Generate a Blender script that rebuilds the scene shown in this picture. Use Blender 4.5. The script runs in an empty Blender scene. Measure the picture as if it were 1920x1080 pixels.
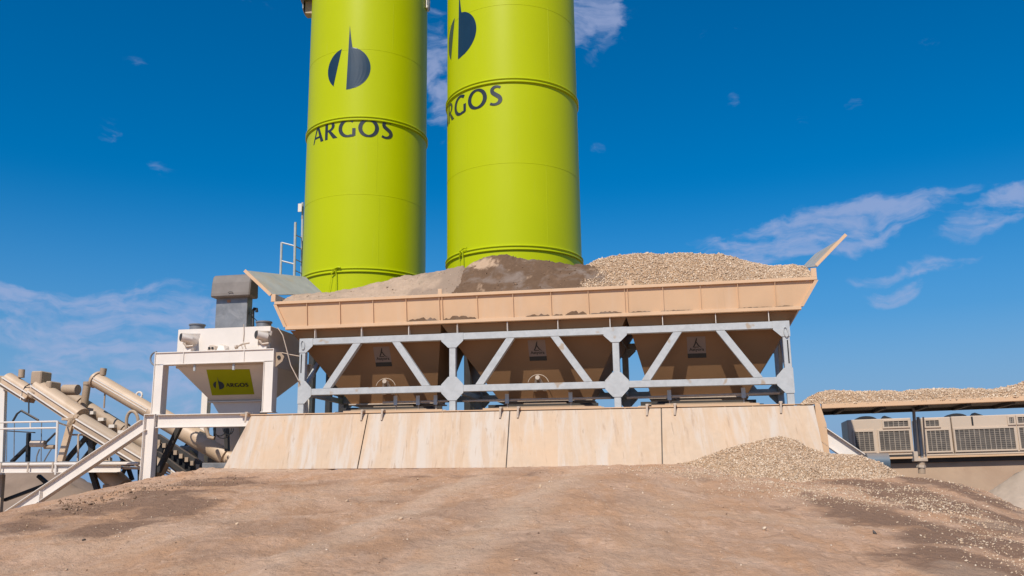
import bpy, bmesh, math, random
import numpy as np
from mathutils import Vector
random.seed(7); RNG = np.random.default_rng(11)
sc = bpy.context.scene
COL = sc.collection
rad = math.radians
# ------------------------------------------------------------------ camera
FPX = 1700.0; PITCH = rad(12.45); ROLL = rad(0.8)
CAM = Vector((0, 0, 2.2))
FW = Vector((0, math.cos(PITCH), math.sin(PITCH)))
_r0 = Vector((1, 0, 0)); _u0 = Vector((0, -math.sin(PITCH), math.cos(PITCH)))
RT = _r0 * math.cos(ROLL) - _u0 * math.sin(ROLL)
UP = _r0 * math.sin(ROLL) + _u0 * math.cos(ROLL)
cam_d = bpy.data.cameras.new('camera'); cam = bpy.data.objects.new('camera', cam_d); COL.objects.link(cam)
cam_d.sensor_width = 36; cam_d.lens = 36 * FPX / 1920; cam_d.clip_end = 6000; cam_d.clip_start = 0.05
from mathutils import Matrix
M3 = Matrix((RT, UP, -FW)).transposed()
cam.matrix_world = Matrix.Translation(CAM) @ M3.to_4x4()
sc.camera = cam
# ------------------------------------------------------------------ light
SUN_EL = rad(47); SUN_AZ = rad(-19)           # behind the camera, to its left
sdir = Vector((math.sin(SUN_AZ) * math.cos(SUN_EL), -math.cos(SUN_AZ) * math.cos(SUN_EL), math.sin(SUN_EL)))
sun_d = bpy.data.lights.new('sun', 'SUN'); sun_d.energy = 4.3; sun_d.angle = rad(0.53); sun_d.color = (1.0, 0.94, 0.85)
sun = bpy.data.objects.new('sun', sun_d); COL.objects.link(sun)
sun.rotation_euler = sdir.to_track_quat('Z', 'Y').to_euler()
sun.location = (0, 0, 60)
sc.view_settings.view_transform = 'Standard'; sc.view_settings.look = 'None'
sc.view_settings.exposure = 0.0; sc.view_settings.gamma = 1.0

def pray(x, y):
    return ((x - 960) * RT + (540 - y) * UP + FPX * FW).normalized()

# ------------------------------------------------------------------ world
world = bpy.data.worlds.new('World'); sc.world = world; world.use_nodes = True
nt = world.node_tree; nt.nodes.clear()
def N(t, **kw):
    n = nt.nodes.new(t)
    for k, v in kw.items(): setattr(n, k, v)
    return n
L = lambda a, b: nt.links.new(a, b)
wout = N('ShaderNodeOutputWorld'); bg = N('ShaderNodeBackground'); bg.inputs[1].default_value = 0.085
sky = N('ShaderNodeTexSky', sky_type='NISHITA', sun_disc=False)
sky.sun_elevation = SUN_EL
sky.sun_rotation = math.atan2(sdir.x, sdir.y)
sky.altitude = 100; sky.air_density = 1.0; sky.dust_density = 0.5; sky.ozone_density = 3.0
hs = N('ShaderNodeHueSaturation'); hs.inputs['Saturation'].default_value = 1.75; hs.inputs['Value'].default_value = 1.3
L(sky.outputs[0], hs.inputs['Color'])
geo = N('ShaderNodeNewGeometry')
tc = N('ShaderNodeTexCoord')
sep = N('ShaderNodeSeparateXYZ'); L(tc.outputs['Generated'], sep.inputs[0])
def wm(op, a, b=None, clamp=False):
    n = N('ShaderNodeMath', operation=op, use_clamp=clamp)
    for i, s in enumerate((a, b)):
        if s is None: continue
        if isinstance(s, (int, float)): n.inputs[i].default_value = s
        else: L(s, n.inputs[i])
    return n.outputs[0]
az = wm('ARCTAN2', sep.outputs[0], sep.outputs[1])
el = wm('ARCSINE', sep.outputs[2])
cmb0 = N('ShaderNodeCombineXYZ'); L(az, cmb0.inputs[0]); L(el, cmb0.inputs[1])
wn = N('ShaderNodeTexNoise'); wn.inputs['Scale'].default_value = 11; wn.inputs['Detail'].default_value = 5; L(cmb0.outputs[0], wn.inputs['Vector'])
wv = N('ShaderNodeVectorMath', operation='MULTIPLY_ADD'); L(wn.outputs['Color'], wv.inputs[0]); wv.inputs[1].default_value = (.09, .05, 0); wv.inputs[2].default_value = (-.045, -.025, 0)
cmb = N('ShaderNodeVectorMath', operation='ADD'); L(cmb0.outputs[0], cmb.inputs[0]); L(wv.outputs[0], cmb.inputs[1])
def azel(x, y):
    d = pray(x, y); return math.atan2(d.x, d.y), math.asin(d.z)
def blob(p0, p1, wpx, strength):
    """soft elongated patch of the sky dome between two directions"""
    a = azel(*p0); b = azel(*p1)
    cx, cy = (a[0] + b[0]) / 2, (a[1] + b[1]) / 2
    ln = math.hypot(b[0] - a[0], b[1] - a[1]) / 2 + 1e-4
    ang = math.atan2(b[1] - a[1], b[0] - a[0])
    mp = N('ShaderNodeMapping', vector_type='TEXTURE')
    mp.inputs['Location'].default_value = (cx, cy, 0); mp.inputs['Rotation'].default_value = (0, 0, ang)
    mp.inputs['Scale'].default_value = (ln, wpx / FPX, 1)
    L(cmb.outputs[0], mp.inputs[0])
    ln_ = N('ShaderNodeVectorMath', operation='LENGTH'); L(mp.outputs[0], ln_.inputs[0])
    mr = N('ShaderNodeMapRange', interpolation_type='SMOOTHERSTEP')
    mr.inputs[1].default_value = 1.0; mr.inputs[2].default_value = 0.0
    mr.inputs[3].default_value = 0.0; mr.inputs[4].default_value = strength
    L(ln_.outputs['Value'], mr.inputs[0]); return mr.outputs[0]
blobs = [((1160, 505), (1960, 335), 75, 1.0), ((1180, 520), (1600, 440), 60, .9), ((1700, 470), (2040, 300), 55, .75),
         ((1480, 540), (2000, 440), 24, .62), ((1560, 580), (1800, 490), 30, .55), ((1650, 100), (1850, 80), 34, .22), ((1250, 60), (1480, 40), 30, .3), ((1040, 130), (1180, -60), 110, .95),
         ((815, 320), (825, -60), 75, .85), ((1350, 190), (1430, 175), 36, .3), ((1560, 195), (1640, 190), 24, .27),
         ((1500, 235), (1550, 222), 20, .24), ((1090, 285), (1160, 262), 28, .27), ((140, 225), (280, 262), 36, .32),
         ((250, 300), (370, 300), 34, .24), ((-250, 600), (620, 575), 95, 1.0), ((-300, 680), (700, 680), 90, .8),
         ((-200, 540), (240, 560), 32, .6), ((380, 10), (560, 20), 30, .22), ((230, 100), (300, 150), 30, .3),
         ((1380, 215), (1450, 212), 16, .2), ((-200, 740), (700, 760), 60, .45)]
tot = None
for b in blobs:
    o = blob(*b); tot = o if tot is None else wm('MAXIMUM', tot, o)
mp = N('ShaderNodeMapping'); mp.inputs['Scale'].default_value = (7, 24, 1); mp.inputs['Rotation'].default_value = (0, 0, -0.2)
L(cmb.outputs[0], mp.inputs[0])
nz = N('ShaderNodeTexNoise'); nz.inputs['Scale'].default_value = 1.6; nz.inputs['Detail'].default_value = 9; nz.inputs['Roughness'].default_value = .62
nz.inputs['Distortion'].default_value = .5
L(mp.outputs[0], nz.inputs['Vector'])
mp2 = N('ShaderNodeMapping'); mp2.inputs['Scale'].default_value = (40, 70, 1); L(cmb.outputs[0], mp2.inputs[0])
nz2 = N('ShaderNodeTexNoise'); nz2.inputs['Scale'].default_value = 1.3; nz2.inputs['Detail'].default_value = 6; L(mp2.outputs[0], nz2.inputs['Vector'])
nn = wm('ADD', wm('MULTIPLY', nz.outputs[0], .72), wm('MULTIPLY', nz2.outputs[0], .28))
cov = N('ShaderNodeMapRange', interpolation_type='SMOOTHSTEP'); cov.inputs[1].default_value = .0; cov.inputs[2].default_value = .5
tot = wm('MULTIPLY', tot, 1.8, True)
L(wm('ADD', wm('MULTIPLY', tot, .52), wm('SUBTRACT', wm('MULTIPLY', nn, 1.9), .95 + .22)), cov.inputs[0])
cl = wm('MULTIPLY', wm('MULTIPLY', cov.outputs[0], wm('MINIMUM', wm('MULTIPLY', tot, 1.8), 1.0)), .62)
mixc = N('ShaderNodeMix', data_type='RGBA'); L(cl, mixc.inputs[0]); 
hz = N('ShaderNodeMapRange', interpolation_type='SMOOTHSTEP'); L(el, hz.inputs[0]); hz.inputs[1].default_value = .0; hz.inputs[2].default_value = .34; hz.inputs[3].default_value = .95; hz.inputs[4].default_value = 0.0
mh = N('ShaderNodeMix', data_type='RGBA'); L(hz.outputs[0], mh.inputs[0]); L(hs.outputs[0], mh.inputs[6]); mh.inputs[7].default_value = (2.2, 3.9, 6.8, 1)
L(mh.outputs[2], mixc.inputs[6])
mixc.inputs[7].default_value = (4.6, 5.3, 8.0, 1)
L(mixc.outputs[2], bg.inputs[0]); L(bg.outputs[0], wout.inputs[0])

# ------------------------------------------------------------------ plant frame (u along the bins, v away, w up)
EX = -pray(-7340, 929); EY = Vector((-EX.y, EX.x, 0)).normalized(); EZ = Vector((0, 0, 1))
_d = pray(848, 770); ORG = CAM + _d * (21.5 / _d.y)
def T(u, v, w): return ORG + u * EX + v * EY + w * EZ
def uw(x, y, v=0.0):
    d = pray(x, y); t = (ORG + v * EY - CAM).dot(EY) / d.dot(EY); P = CAM + t * d - ORG
    u = (P.x * EY.y - P.y * EY.x) / (EX.x * EY.y - EX.y * EY.x)
    return u, P.z - u * EX.z
def at(x, y, v=0.0):
    u, w = uw(x, y, v); return (u, v, w)
EXn = np.array(EX); EYn = np.array(EY); EZn = np.array(EZ); On = np.array(ORG)
def Tn(a):
    a = np.asarray(a, float); return On + a[..., 0:1] * EXn + a[..., 1:2] * EYn + a[..., 2:3] * EZn

# ------------------------------------------------------------------ materials
def mat(name, base, rough=.6, metal=0.0, mottle=.12, mscale=3.0, streak=None, dust=None, bump=.15, bscale=40.0,
        bdist=.01, spec=.5, fine=.0, attr=None, island=None, speck=None, streak_s=None, patch=None):
    m = bpy.data.materials.new(name); m.use_nodes = True; t = m.node_tree
    bs = t.nodes['Principled BSDF']; bs.inputs['Roughness'].default_value = rough; bs.inputs['Metallic'].default_value = metal
    bs.inputs['Specular IOR Level'].default_value = spec
    co = t.nodes.new('ShaderNodeTexCoord'); pos = t.nodes.new('ShaderNodeNewGeometry').outputs['Position']
    def noise(sc_, det=5, r=.55, vec=None, dist=0):
        n = t.nodes.new('ShaderNodeTexNoise'); n.inputs['Scale'].default_value = sc_; n.inputs['Detail'].default_value = det
        n.inputs['Roughness'].default_value = r; n.inputs['Distortion'].default_value = dist
        t.links.new(vec or pos, n.inputs['Vector']); return n.outputs[0]
    def rng(s, a, b, c=0., d=1.):
        n = t.nodes.new('ShaderNodeMapRange'); t.links.new(s, n.inputs[0])
        for i, v in zip((1, 2, 3, 4), (a, b, c, d)): n.inputs[i].default_value = v
        return n.outputs[0]
    def mix(f, a, b, mode='MIX'):
        n = t.nodes.new('ShaderNodeMix'); n.data_type = 'RGBA'; n.blend_type = mode
        for i, s in ((0, f), (6, a), (7, b)):
            if hasattr(s, 'links'): t.links.new(s, n.inputs[i])
            elif i == 0: n.inputs[0].default_value = s
            else: n.inputs[i].default_value = (*s, 1)
        return n.outputs[2]
    c = mix(rng(noise(mscale), .3, .7), tuple(x * (1 - mottle) for x in base), tuple(min(1, x * (1 + mottle)) for x in base))
    if fine: c = mix(rng(noise(bscale * .8, 3), .35, .65), c, tuple(x * (1 - fine) for x in base))
    if patch:                                  # (colour, scale, lo, hi)
        c = mix(rng(noise(patch[1], 6, .6, dist=.6), patch[2], patch[3]), c, patch[0])
    if streak:                                 # colour, amount : runs that stretch down the face
        mpn = t.nodes.new('ShaderNodeMapping'); mpn.inputs['Scale'].default_value = streak_s or (3.0, 3.0, .22); t.links.new(pos, mpn.inputs[0])
        for k, (sc_col, lo, hi, am) in enumerate(streak):
            nn_ = noise(1.3 + k * 1.7, 6, .6, mpn.outputs[0], .4)
            c = mix(rng(nn_, lo, hi, 0, am), c, sc_col)
    if speck:
        c = mix(rng(noise(speck[1], 2), speck[2], speck[2] + .04), c, speck[0])
    if dust:                                   # settles on faces that look up
        nrm = t.nodes.new('ShaderNodeNewGeometry'); sp = t.nodes.new('ShaderNodeSeparateXYZ'); t.links.new(nrm.outputs['Normal'], sp.inputs[0])
        c = mix(rng(sp.outputs[2], .35, .9, 0, .85), c, dust)
    if attr:
        an = t.nodes.new('ShaderNodeAttribute'); an.attribute_name = attr[0]
        c = mix(an.outputs['Fac'], c, attr[1])
        if len(attr) > 2:
            an = t.nodes.new('ShaderNodeAttribute'); an.attribute_name = attr[2]
            c = mix(an.outputs['Fac'], c, attr[3])
    if island:
        g = t.nodes.new('ShaderNodeNewGeometry'); r = t.nodes.new('ShaderNodeValToRGB'); t.links.new(g.outputs['Random Per Island'], r.inputs[0])
        while len(r.color_ramp.elements) < len(island): r.color_ramp.elements.new(.5)
        for i, cc in enumerate(island):
            r.color_ramp.elements[i].position = i / (len(island) - 1); r.color_ramp.elements[i].color = (*cc, 1)
        c = mix(.82, c, r.outputs[0])
    t.links.new(c, bs.inputs['Base Color'])
    if bump:
        b = t.nodes.new('ShaderNodeBump'); b.inputs['Strength'].default_value = bump; b.inputs['Distance'].default_value = bdist
        n1 = noise(bscale, 8, .65)
        t.links.new(n1, b.inputs['Height']); t.links.new(b.outputs[0], bs.inputs['Normal'])
    return m
TANC = (.68, .435, .25)
M = {}
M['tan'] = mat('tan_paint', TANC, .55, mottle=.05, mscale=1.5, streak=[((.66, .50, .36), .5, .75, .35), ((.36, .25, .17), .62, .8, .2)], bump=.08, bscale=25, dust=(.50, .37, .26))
M['tan_bin_shaded'] = mat('tan_bin_shade_paint', (.25, .13, .055), .65, mottle=.06, mscale=1.5, bump=.08, bscale=25, dust=(.50, .37, .26))  # tan darkened to brown: shade under the hopper is put into the colour
M['skirt'] = mat('skirt_paint', (.57, .40, .255), .6, mottle=.05, mscale=1.2,
                 streak=[((.56, .50, .43), .47, .60, .75), ((.50, .31, .165), .50, .62, .6), ((.34, .20, .11), .60, .68, .6), ((.60, .52, .43), .58, .70, .3), ((.26, .15, .08), .66, .71, .55), ((.24, .14, .08), .68, .72, .5)], streak_s=(1.7, .22, .22),
                 patch=((.60, .385, .22), .6, .5, .72), bump=.2, bscale=9, bdist=.02, fine=.08, dust=(.50, .37, .26))
M['white'] = mat('white_paint', (.78, .70, .61), .5, mottle=.04, mscale=2, streak=[((.55, .44, .33), .58, .8, .35)], bump=.05, bscale=30, dust=(.56, .45, .35))
M['galv'] = mat('galvanised_steel', (.47, .475, .46), .5, .1, mottle=.08, mscale=6, patch=((.53, .535, .52), 7, .45, .7),
                speck=((.42, .33, .24), 2.3, .66), bump=.05, bscale=60)
M['lime'] = mat('lime_paint', (.475, .53, .0003), .38, mottle=.015, mscale=.8, streak=[((.36, .38, .01), .62, .85, .22), ((.50, .50, .10), .60, .8, .12)], bump=.03, bscale=6, bdist=.02, spec=.2)
M['limesign_shaded'] = mat('lime_sign_shaded_sheet', (.37, .40, .0005), .5, mottle=.05, bump=0, spec=.2)  # darker copy of the lime; shade on the sloping sign is in the colour
M['ink'] = mat('dark_blue_paint', (.012, .035, .06), .32, mottle=.1, bump=.02)
M['lettering'] = mat('dark_grey_paint', (.028, .032, .035), .35, mottle=.25, mscale=8, bump=.02)
M['grey'] = mat('grey_sheet', (.24, .24, .24), .45, .3, mottle=.16, mscale=4, patch=((.34, .33, .32), 3, .5, .7), bump=.05, dust=(.40, .33, .27))
M['hood'] = mat('grey_brown_sheet', (.21, .18, .155), .6, .0, mottle=.12, mscale=4, bump=.1, bscale=30)
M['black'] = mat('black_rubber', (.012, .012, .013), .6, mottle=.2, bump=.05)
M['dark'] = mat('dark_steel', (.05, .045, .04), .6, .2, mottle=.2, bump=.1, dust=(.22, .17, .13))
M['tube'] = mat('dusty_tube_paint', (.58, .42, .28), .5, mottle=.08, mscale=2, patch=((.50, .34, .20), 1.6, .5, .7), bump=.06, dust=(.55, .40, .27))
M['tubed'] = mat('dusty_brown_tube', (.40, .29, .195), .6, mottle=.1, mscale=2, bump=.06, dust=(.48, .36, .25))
M['flap'] = mat('worn_flap_steel', (.42, .40, .36), .6, .1, mottle=.12, mscale=2.5, patch=((.50, .37, .24), 1.1, .5, .72), bump=.06)
SO = (.58, .363, .235)
M['soil'] = mat('ramp_soil', SO, .95, mottle=.13, mscale=1.1, fine=.16, patch=((.43, .245, .14), .9, .44, .68), bump=1.0, bscale=12, bdist=.05, spec=.15,
                streak=[((.50, .28, .155), .47, .60, .8), ((.27, .16, .10), .63, .74, .75), ((.66, .44, .30), .58, .70, .6)], streak_s=(1.5, .55, 1),
                speck=((.5, .38, .28), 26, .70), attr=('wet', (.235, .14, .09), 'pale', (.60, .43, .30)))
M['ground'] = mat('yard_soil', (.33, .22, .15), .95, mottle=.2, mscale=.2, bump=.4, bscale=3, bdist=.05, spec=.15)
M['sandh'] = mat('fine_sand', (.50, .355, .245), .95, mottle=.14, mscale=3, fine=.1, patch=((.40, .29, .20), 1.4, .5, .62), bump=.6, bscale=14, bdist=.04, spec=.15,
                 attr=('wet', (.30, .215, .155)))
M['soilh'] = mat('moist_sand', (.165, .10, .06), .95, mottle=.2, mscale=2.2, fine=.12, patch=((.24, .18, .14), 1.6, .5, .66), bump=.6, bscale=14, bdist=.04, spec=.15,
                 attr=('wet', (.50, .34, .22)))
M['gravb'] = mat('gravel_bed', (.55, .36, .21), .95, mottle=.3, mscale=9, fine=.3, bump=.9, bscale=22, bdist=.04, spec=.15)
M['stone'] = mat('pale_gravel', (.50, .40, .30), .85, mottle=.15, mscale=5, bump=.0, spec=.25,
                 island=[(.36, .23, .14), (.72, .50, .32), (.60, .41, .26), (.84, .68, .50), (.68, .47, .29), (.46, .32, .21), (.78, .58, .40)])
M['clod'] = mat('dark_clods', (.3, .2, .13), .95, mottle=.2, mscale=5, bump=.2, spec=.15, island=[(.17, .105, .065), (.30, .19, .12), (.42, .28, .18)])
M['basalt'] = mat('grey_stone', (.10, .085, .075), .9, mottle=.25, mscale=20, bump=.3, spec=.2)
M['clod2'] = mat('sandy_clods', (.45, .32, .22), .95, mottle=.2, mscale=5, bump=.2, spec=.15, island=[(.30, .22, .16), (.5, .36, .25), (.6, .45, .33)])
M['pileg'] = mat('grey_sand', (.44, .345, .265), .95, mottle=.2, mscale=1.2, fine=.08, bump=.4, bscale=8, bdist=.03, spec=.15)
M['spoil'] = mat('spoil_soil', (.27, .19, .135), .95, mottle=.2, mscale=.5, bump=.4, bscale=4, bdist=.05, spec=.15)
M['conc'] = mat('tan_block_paint', (.52, .36, .24), .8, mottle=.1, mscale=.8, patch=((.44, .29, .19), 1.1, .5, .7), bump=.15, bscale=8)
M['cab'] = mat('beige_cabinet_paint', (.59, .46, .34), .5, mottle=.05, mscale=1, bump=.03, streak=[((.5, .36, .25), .6, .8, .3)])
M['fin'] = mat('dusty_fins', (.10, .085, .072), .7, mottle=.3, mscale=3, bump=.2, bscale=60)
M['finbar'] = mat('fin_bars', (.34, .28, .22), .6, mottle=.2, mscale=6, bump=.05)
M['drum'] = mat('blue_grey_drum', (.085, .12, .15), .5, mottle=.12, bump=.05, dust=(.3, .24, .19))
M['pipe'] = mat('dusty_pipe', (.52, .41, .31), .5, mottle=.15, mscale=9, bump=.08, dust=(.55, .43, .33))
M['sticker'] = mat('shaded_sticker', (.22, .16, .125), .5, mottle=.06, bump=0)  # light sticker darkened; the shade it sits in is painted into the base
M['stickink'] = mat('black_print', (.012, .011, .01), .5, mottle=.1, bump=0)
M['orange'] = mat('rust_plate', (.42, .20, .10), .6, mottle=.1, bump=0)

# ------------------------------------------------------------------ mesh builder
def newell(P):
    n = Vector((0, 0, 0))
    for i in range(len(P)):
        a, b = P[i], P[(i + 1) % len(P)]; n += a.cross(b)
    return n
class MB:
    def __init__(s): s.v = []; s.f = []
    def addw(s, V, F):
        o = len(s.v); s.v += [tuple(p) for p in V]; s.f += [tuple(i + o for i in f) for f in F]; return s
    def add(s, V, F): return s.addw([T(*p) for p in V], F)
    def box(s, u0, u1, v0, v1, w0, w1, tilt=0.0):
        P = [(u, v, w + u * tilt) for u in (u0, u1) for v in (v0, v1) for w in (w0, w1)]
        return s.add(P, [(0, 1, 3, 2), (4, 6, 7, 5), (0, 4, 5, 1), (2, 3, 7, 6), (0, 2, 6, 4), (1, 5, 7, 3)])
    def hexa(s, P):   # P: 4 bottom (ring) + 4 top (ring)
        return s.add(P, [(3, 2, 1, 0), (4, 5, 6, 7), (0, 1, 5, 4), (1, 2, 6, 5), (2, 3, 7, 6), (3, 0, 4, 7)])
    def prism(s, P, ext):  # polygon in uvw extruded by ext
        n = len(P); Q = [tuple(p[i] + ext[i] for i in range(3)) for p in P]
        return s.add(list(P) + Q, [tuple(range(n)), tuple(range(2 * n - 1, n - 1, -1))] + [(i, i + n, (i + 1) % n + n, (i + 1) % n) for i in range(n)])
    def obar(s, A, B, n1, a, n2, b):   # bar A->B ; cross-section extents a along n1, b along n2 (uvw vectors)
        A, B, n1, n2 = map(Vector, (A, B, n1, n2)); P = []
        for E_ in (A, B):
            for (i, j) in ((0, 0), (1, 0), (1, 1), (0, 1)): P.append(tuple(E_ + n1 * a[i] + n2 * b[j]))
        return s.hexa(P)
    def ibeam(s, A, B, h, d, tf=.014, tw=.012, v=(0, 1, 0)):   # A,B on the beam's centre line, height across in the u-w plane, depth along v
        A, B, v = Vector(A), Vector(B), Vector(v); ax = (B - A).normalized(); n = v.cross(ax).normalized()
        if n.z < 0 or (abs(n.z) < 1e-3 and n.x < 0): n = -n
        s.obar(A, B, n, (h / 2 - tf, h / 2), v, (-d / 2, d / 2)); s.obar(A, B, n, (-h / 2, -h / 2 + tf), v, (-d / 2, d / 2))
        return s.obar(A, B, n, (-h / 2 + tf, h / 2 - tf), v, (-tw / 2, tw / 2))
    def tube(s, P, r, seg=12, cap=True, world=False):
        W = [Vector(p) if world else T(*p) for p in P]; rr = r if isinstance(r, (list, tuple)) else [r] * len(W)
        o = len(s.v); prev = None
        for i, p in enumerate(W):
            d = (W[min(i + 1, len(W) - 1)] - W[max(i - 1, 0)]).normalized()
            if prev is None: a = d.orthogonal().normalized()
            else: a = (prev - d * prev.dot(d)).normalized()
            prev = a; b = d.cross(a)
            for k in range(seg):
                t = 2 * math.pi * k / seg; s.v.append(tuple(p + rr[i] * (a * math.cos(t) + b * math.sin(t))))
        for i in range(len(W) - 1):
            for k in range(seg):
                k2 = (k + 1) % seg; s.f.append((o + i * seg + k, o + i * seg + k2, o + (i + 1) * seg + k2, o + (i + 1) * seg + k))
        if cap:
            s.f.append(tuple(o + k for k in range(seg - 1, -1, -1))); e = o + (len(W) - 1) * seg; s.f.append(tuple(e + k for k in range(seg)))
        return s
    def lathe(s, c, prof, seg=48):   # world centre, list of (r,z)
        o = len(s.v)
        for (r, z) in prof:
            for k in range(seg):
                t = 2 * math.pi * k / seg; s.v.append((c[0] + r * math.cos(t), c[1] + r * math.sin(t), c[2] + z))
        for i in range(len(prof) - 1):
            for k in range(seg):
                k2 = (k + 1) % seg; s.f.append((o + i * seg + k, o + i * seg + k2, o + (i + 1) * seg + k2, o + (i + 1) * seg + k))
        return s
    def build(s, name, m, parent=None, bevel=0.0, smooth=False, norm=True):
        me = bpy.data.meshes.new(name)
        org = parent.matrix_world.translation if parent is not None and parent.type == 'EMPTY' else Vector((0, 0, 0))
        root = parent
        while root is not None and root.parent is not None: root = root.parent
        if parent is not None: org = Vector((root['_o']))
        me.from_pydata([(p[0] - org.x, p[1] - org.y, p[2] - org.z) for p in s.v], [], s.f)
        if norm:
            bm = bmesh.new(); bm.from_mesh(me); bmesh.ops.recalc_face_normals(bm, faces=bm.faces); bm.to_mesh(me); bm.free()
        if smooth: me.polygons.foreach_set('use_smooth', [True] * len(me.polygons))
        me.materials.append(M[m] if isinstance(m, str) else m)
        o = bpy.data.objects.new(name, me); COL.objects.link(o)
        if parent is not None: o.parent = parent
        else:
            o['_o'] = (0., 0., 0.)
        if bevel:
            b = o.modifiers.new('bevel', 'BEVEL'); b.width = bevel; b.segments = 1; b.limit_method = 'ANGLE'; b.angle_limit = rad(40)
        if smooth and norm:
            b = o.modifiers.new('edge', 'EDGE_SPLIT'); b.split_angle = rad(35)
        return o
def tag(o, label, cat, group=None, kind=None):
    if label: o['label'] = label
    if cat: o['category'] = cat
    if group: o['group'] = group
    if kind: o['kind'] = kind
    return o
def thing(name, label, cat, uvw, group=None):
    o = bpy.data.objects.new(name, None); COL.objects.link(o); o.location = T(*uvw); o.empty_display_size = .2
    o['_o'] = tuple(o.location); return tag(o, label, cat, group)

# ------------------------------------------------------------------ vectorised noise
def vnoise(x, y, seed=0):
    xi = np.floor(x).astype(np.int64); yi = np.floor(y).astype(np.int64); fx = x - xi; fy = y - yi
    fx = fx * fx * (3 - 2 * fx); fy = fy * fy * (3 - 2 * fy)
    def h(a, b):
        n = (a * 374761393 + b * 668265263 + seed * 974634777) & 0xffffffff
        n = ((n ^ (n >> 13)) * 1274126177) & 0xffffffff
        return ((n ^ (n >> 16)) & 0xffff) / 65535.0
    return (h(xi, yi) * (1 - fx) + h(xi + 1, yi) * fx) * (1 - fy) + (h(xi, yi + 1) * (1 - fx) + h(xi + 1, yi + 1) * fx) * fy
def fbm(x, y, oct=5, seed=0, gain=.5):
    s = 0; a = 1; t = 0
    for i in range(oct): s = s + a * (vnoise(x, y, seed + i * 17) - .5); t += a; a *= gain; x = x * 2.03 + 5.1; y = y * 2.03 + 3.7
    return s / t * 2
def grid(name, U, V, W, m, parent=None, attrs=None, smooth=True):
    nv, nu = U.shape
    P = Tn(np.stack([U, V, W], -1)).reshape(-1, 3)
    me = bpy.data.meshes.new(name)
    if parent is not None: P = P - np.array(parent['_o'])
    i = np.arange(nv * nu).reshape(nv, nu)
    F = np.stack([i[:-1, :-1], i[:-1, 1:], i[1:, 1:], i[1:, :-1]], -1).reshape(-1, 4)
    me.vertices.add(len(P)); me.vertices.foreach_set('co', P.ravel())
    me.loops.add(F.size); me.loops.foreach_set('vertex_index', F.ravel())
    me.polygons.add(len(F)); me.polygons.foreach_set('loop_start', np.arange(0, F.size, 4)); me.polygons.foreach_set('loop_total', np.full(len(F), 4))
    me.update(calc_edges=True); me.validate()
    me.polygons.foreach_set('use_smooth', [smooth] * len(me.polygons))
    for k, A in (attrs or {}).items():
        a = me.attributes.new(k, 'FLOAT', 'POINT'); a.data.foreach_set('value', np.clip(A, 0, 1).ravel().astype(np.float32))
    me.materials.append(M[m]); o = bpy.data.objects.new(name, me); COL.objects.link(o); o['_o'] = (0., 0., 0.)
    if parent is not None: o.parent = parent
    return o
ROCKV = np.array([(1, 0, 0), (-1, 0, 0), (0, 1, 0), (0, -1, 0), (0, 0, 1), (0, 0, -1), (.6, .6, .5), (-.6, -.6, .5)], float)
_b = bmesh.new()
for _p in ROCKV: _b.verts.new(_p)
bmesh.ops.convex_hull(_b, input=_b.verts); bmesh.ops.triangulate(_b, faces=_b.faces); _b.verts.index_update()
ROCKF = np.array([[v.index for v in f.verts] for f in _b.faces]); ROCKV = np.array([v.co[:] for v in _b.verts]); _b.free()
def stones(name, UVW, size, m, label, cat, kind='stuff', flat=.45, elong=.45, parent=None):
    n = len(UVW); P = Tn(UVW); nv = len(ROCKV)
    q = RNG.normal(size=(n, 4)); q[:, 1:3] *= .35; q /= np.linalg.norm(q, axis=1, keepdims=True)
    w, x, y, z = q.T
    R = np.stack([1 - 2 * (y * y + z * z), 2 * (x * y - w * z), 2 * (x * z + w * y), 2 * (x * y + w * z), 1 - 2 * (x * x + z * z), 2 * (y * z - w * x),
                  2 * (x * z - w * y), 2 * (y * z + w * x), 1 - 2 * (x * x + y * y)], -1).reshape(n, 3, 3)
    s = np.stack([np.ones(n), RNG.uniform(elong, 1, n), RNG.uniform(flat * .7, flat * 1.4, n)], -1) * np.asarray(size).reshape(-1, 1)
    s = s * (.62 + 1.1 * RNG.uniform(0, 1, (n, 1)) ** 3)
    V = ROCKV[None] * RNG.uniform(.65, 1.2, (n, nv, 1)) * s[:, None, :]
    V = np.einsum('nij,nkj->nki', R, V) + P[:, None, :]
    V[..., 2] += (s[:, 2] * .35)[:, None]
    F = (ROCKF[None] + (np.arange(n) * nv)[:, None, None]).reshape(-1, 3); V = V.reshape(-1, 3)
    me = bpy.data.meshes.new(name); me.vertices.add(len(V)); me.vertices.foreach_set('co', V.ravel())
    me.loops.add(F.size); me.loops.foreach_set('vertex_index', F.ravel().astype(np.int32)); me.polygons.add(len(F))
    me.polygons.foreach_set('loop_start', np.arange(0, F.size, 3)); me.polygons.foreach_set('loop_total', np.full(len(F), 3))
    me.update(calc_edges=True); me.materials.append(M[m])
    o = bpy.data.objects.new(name, me); COL.objects.link(o)
    if parent is not None: o.parent = parent
    else: tag(o, label, cat, kind=kind)
    return o

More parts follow.
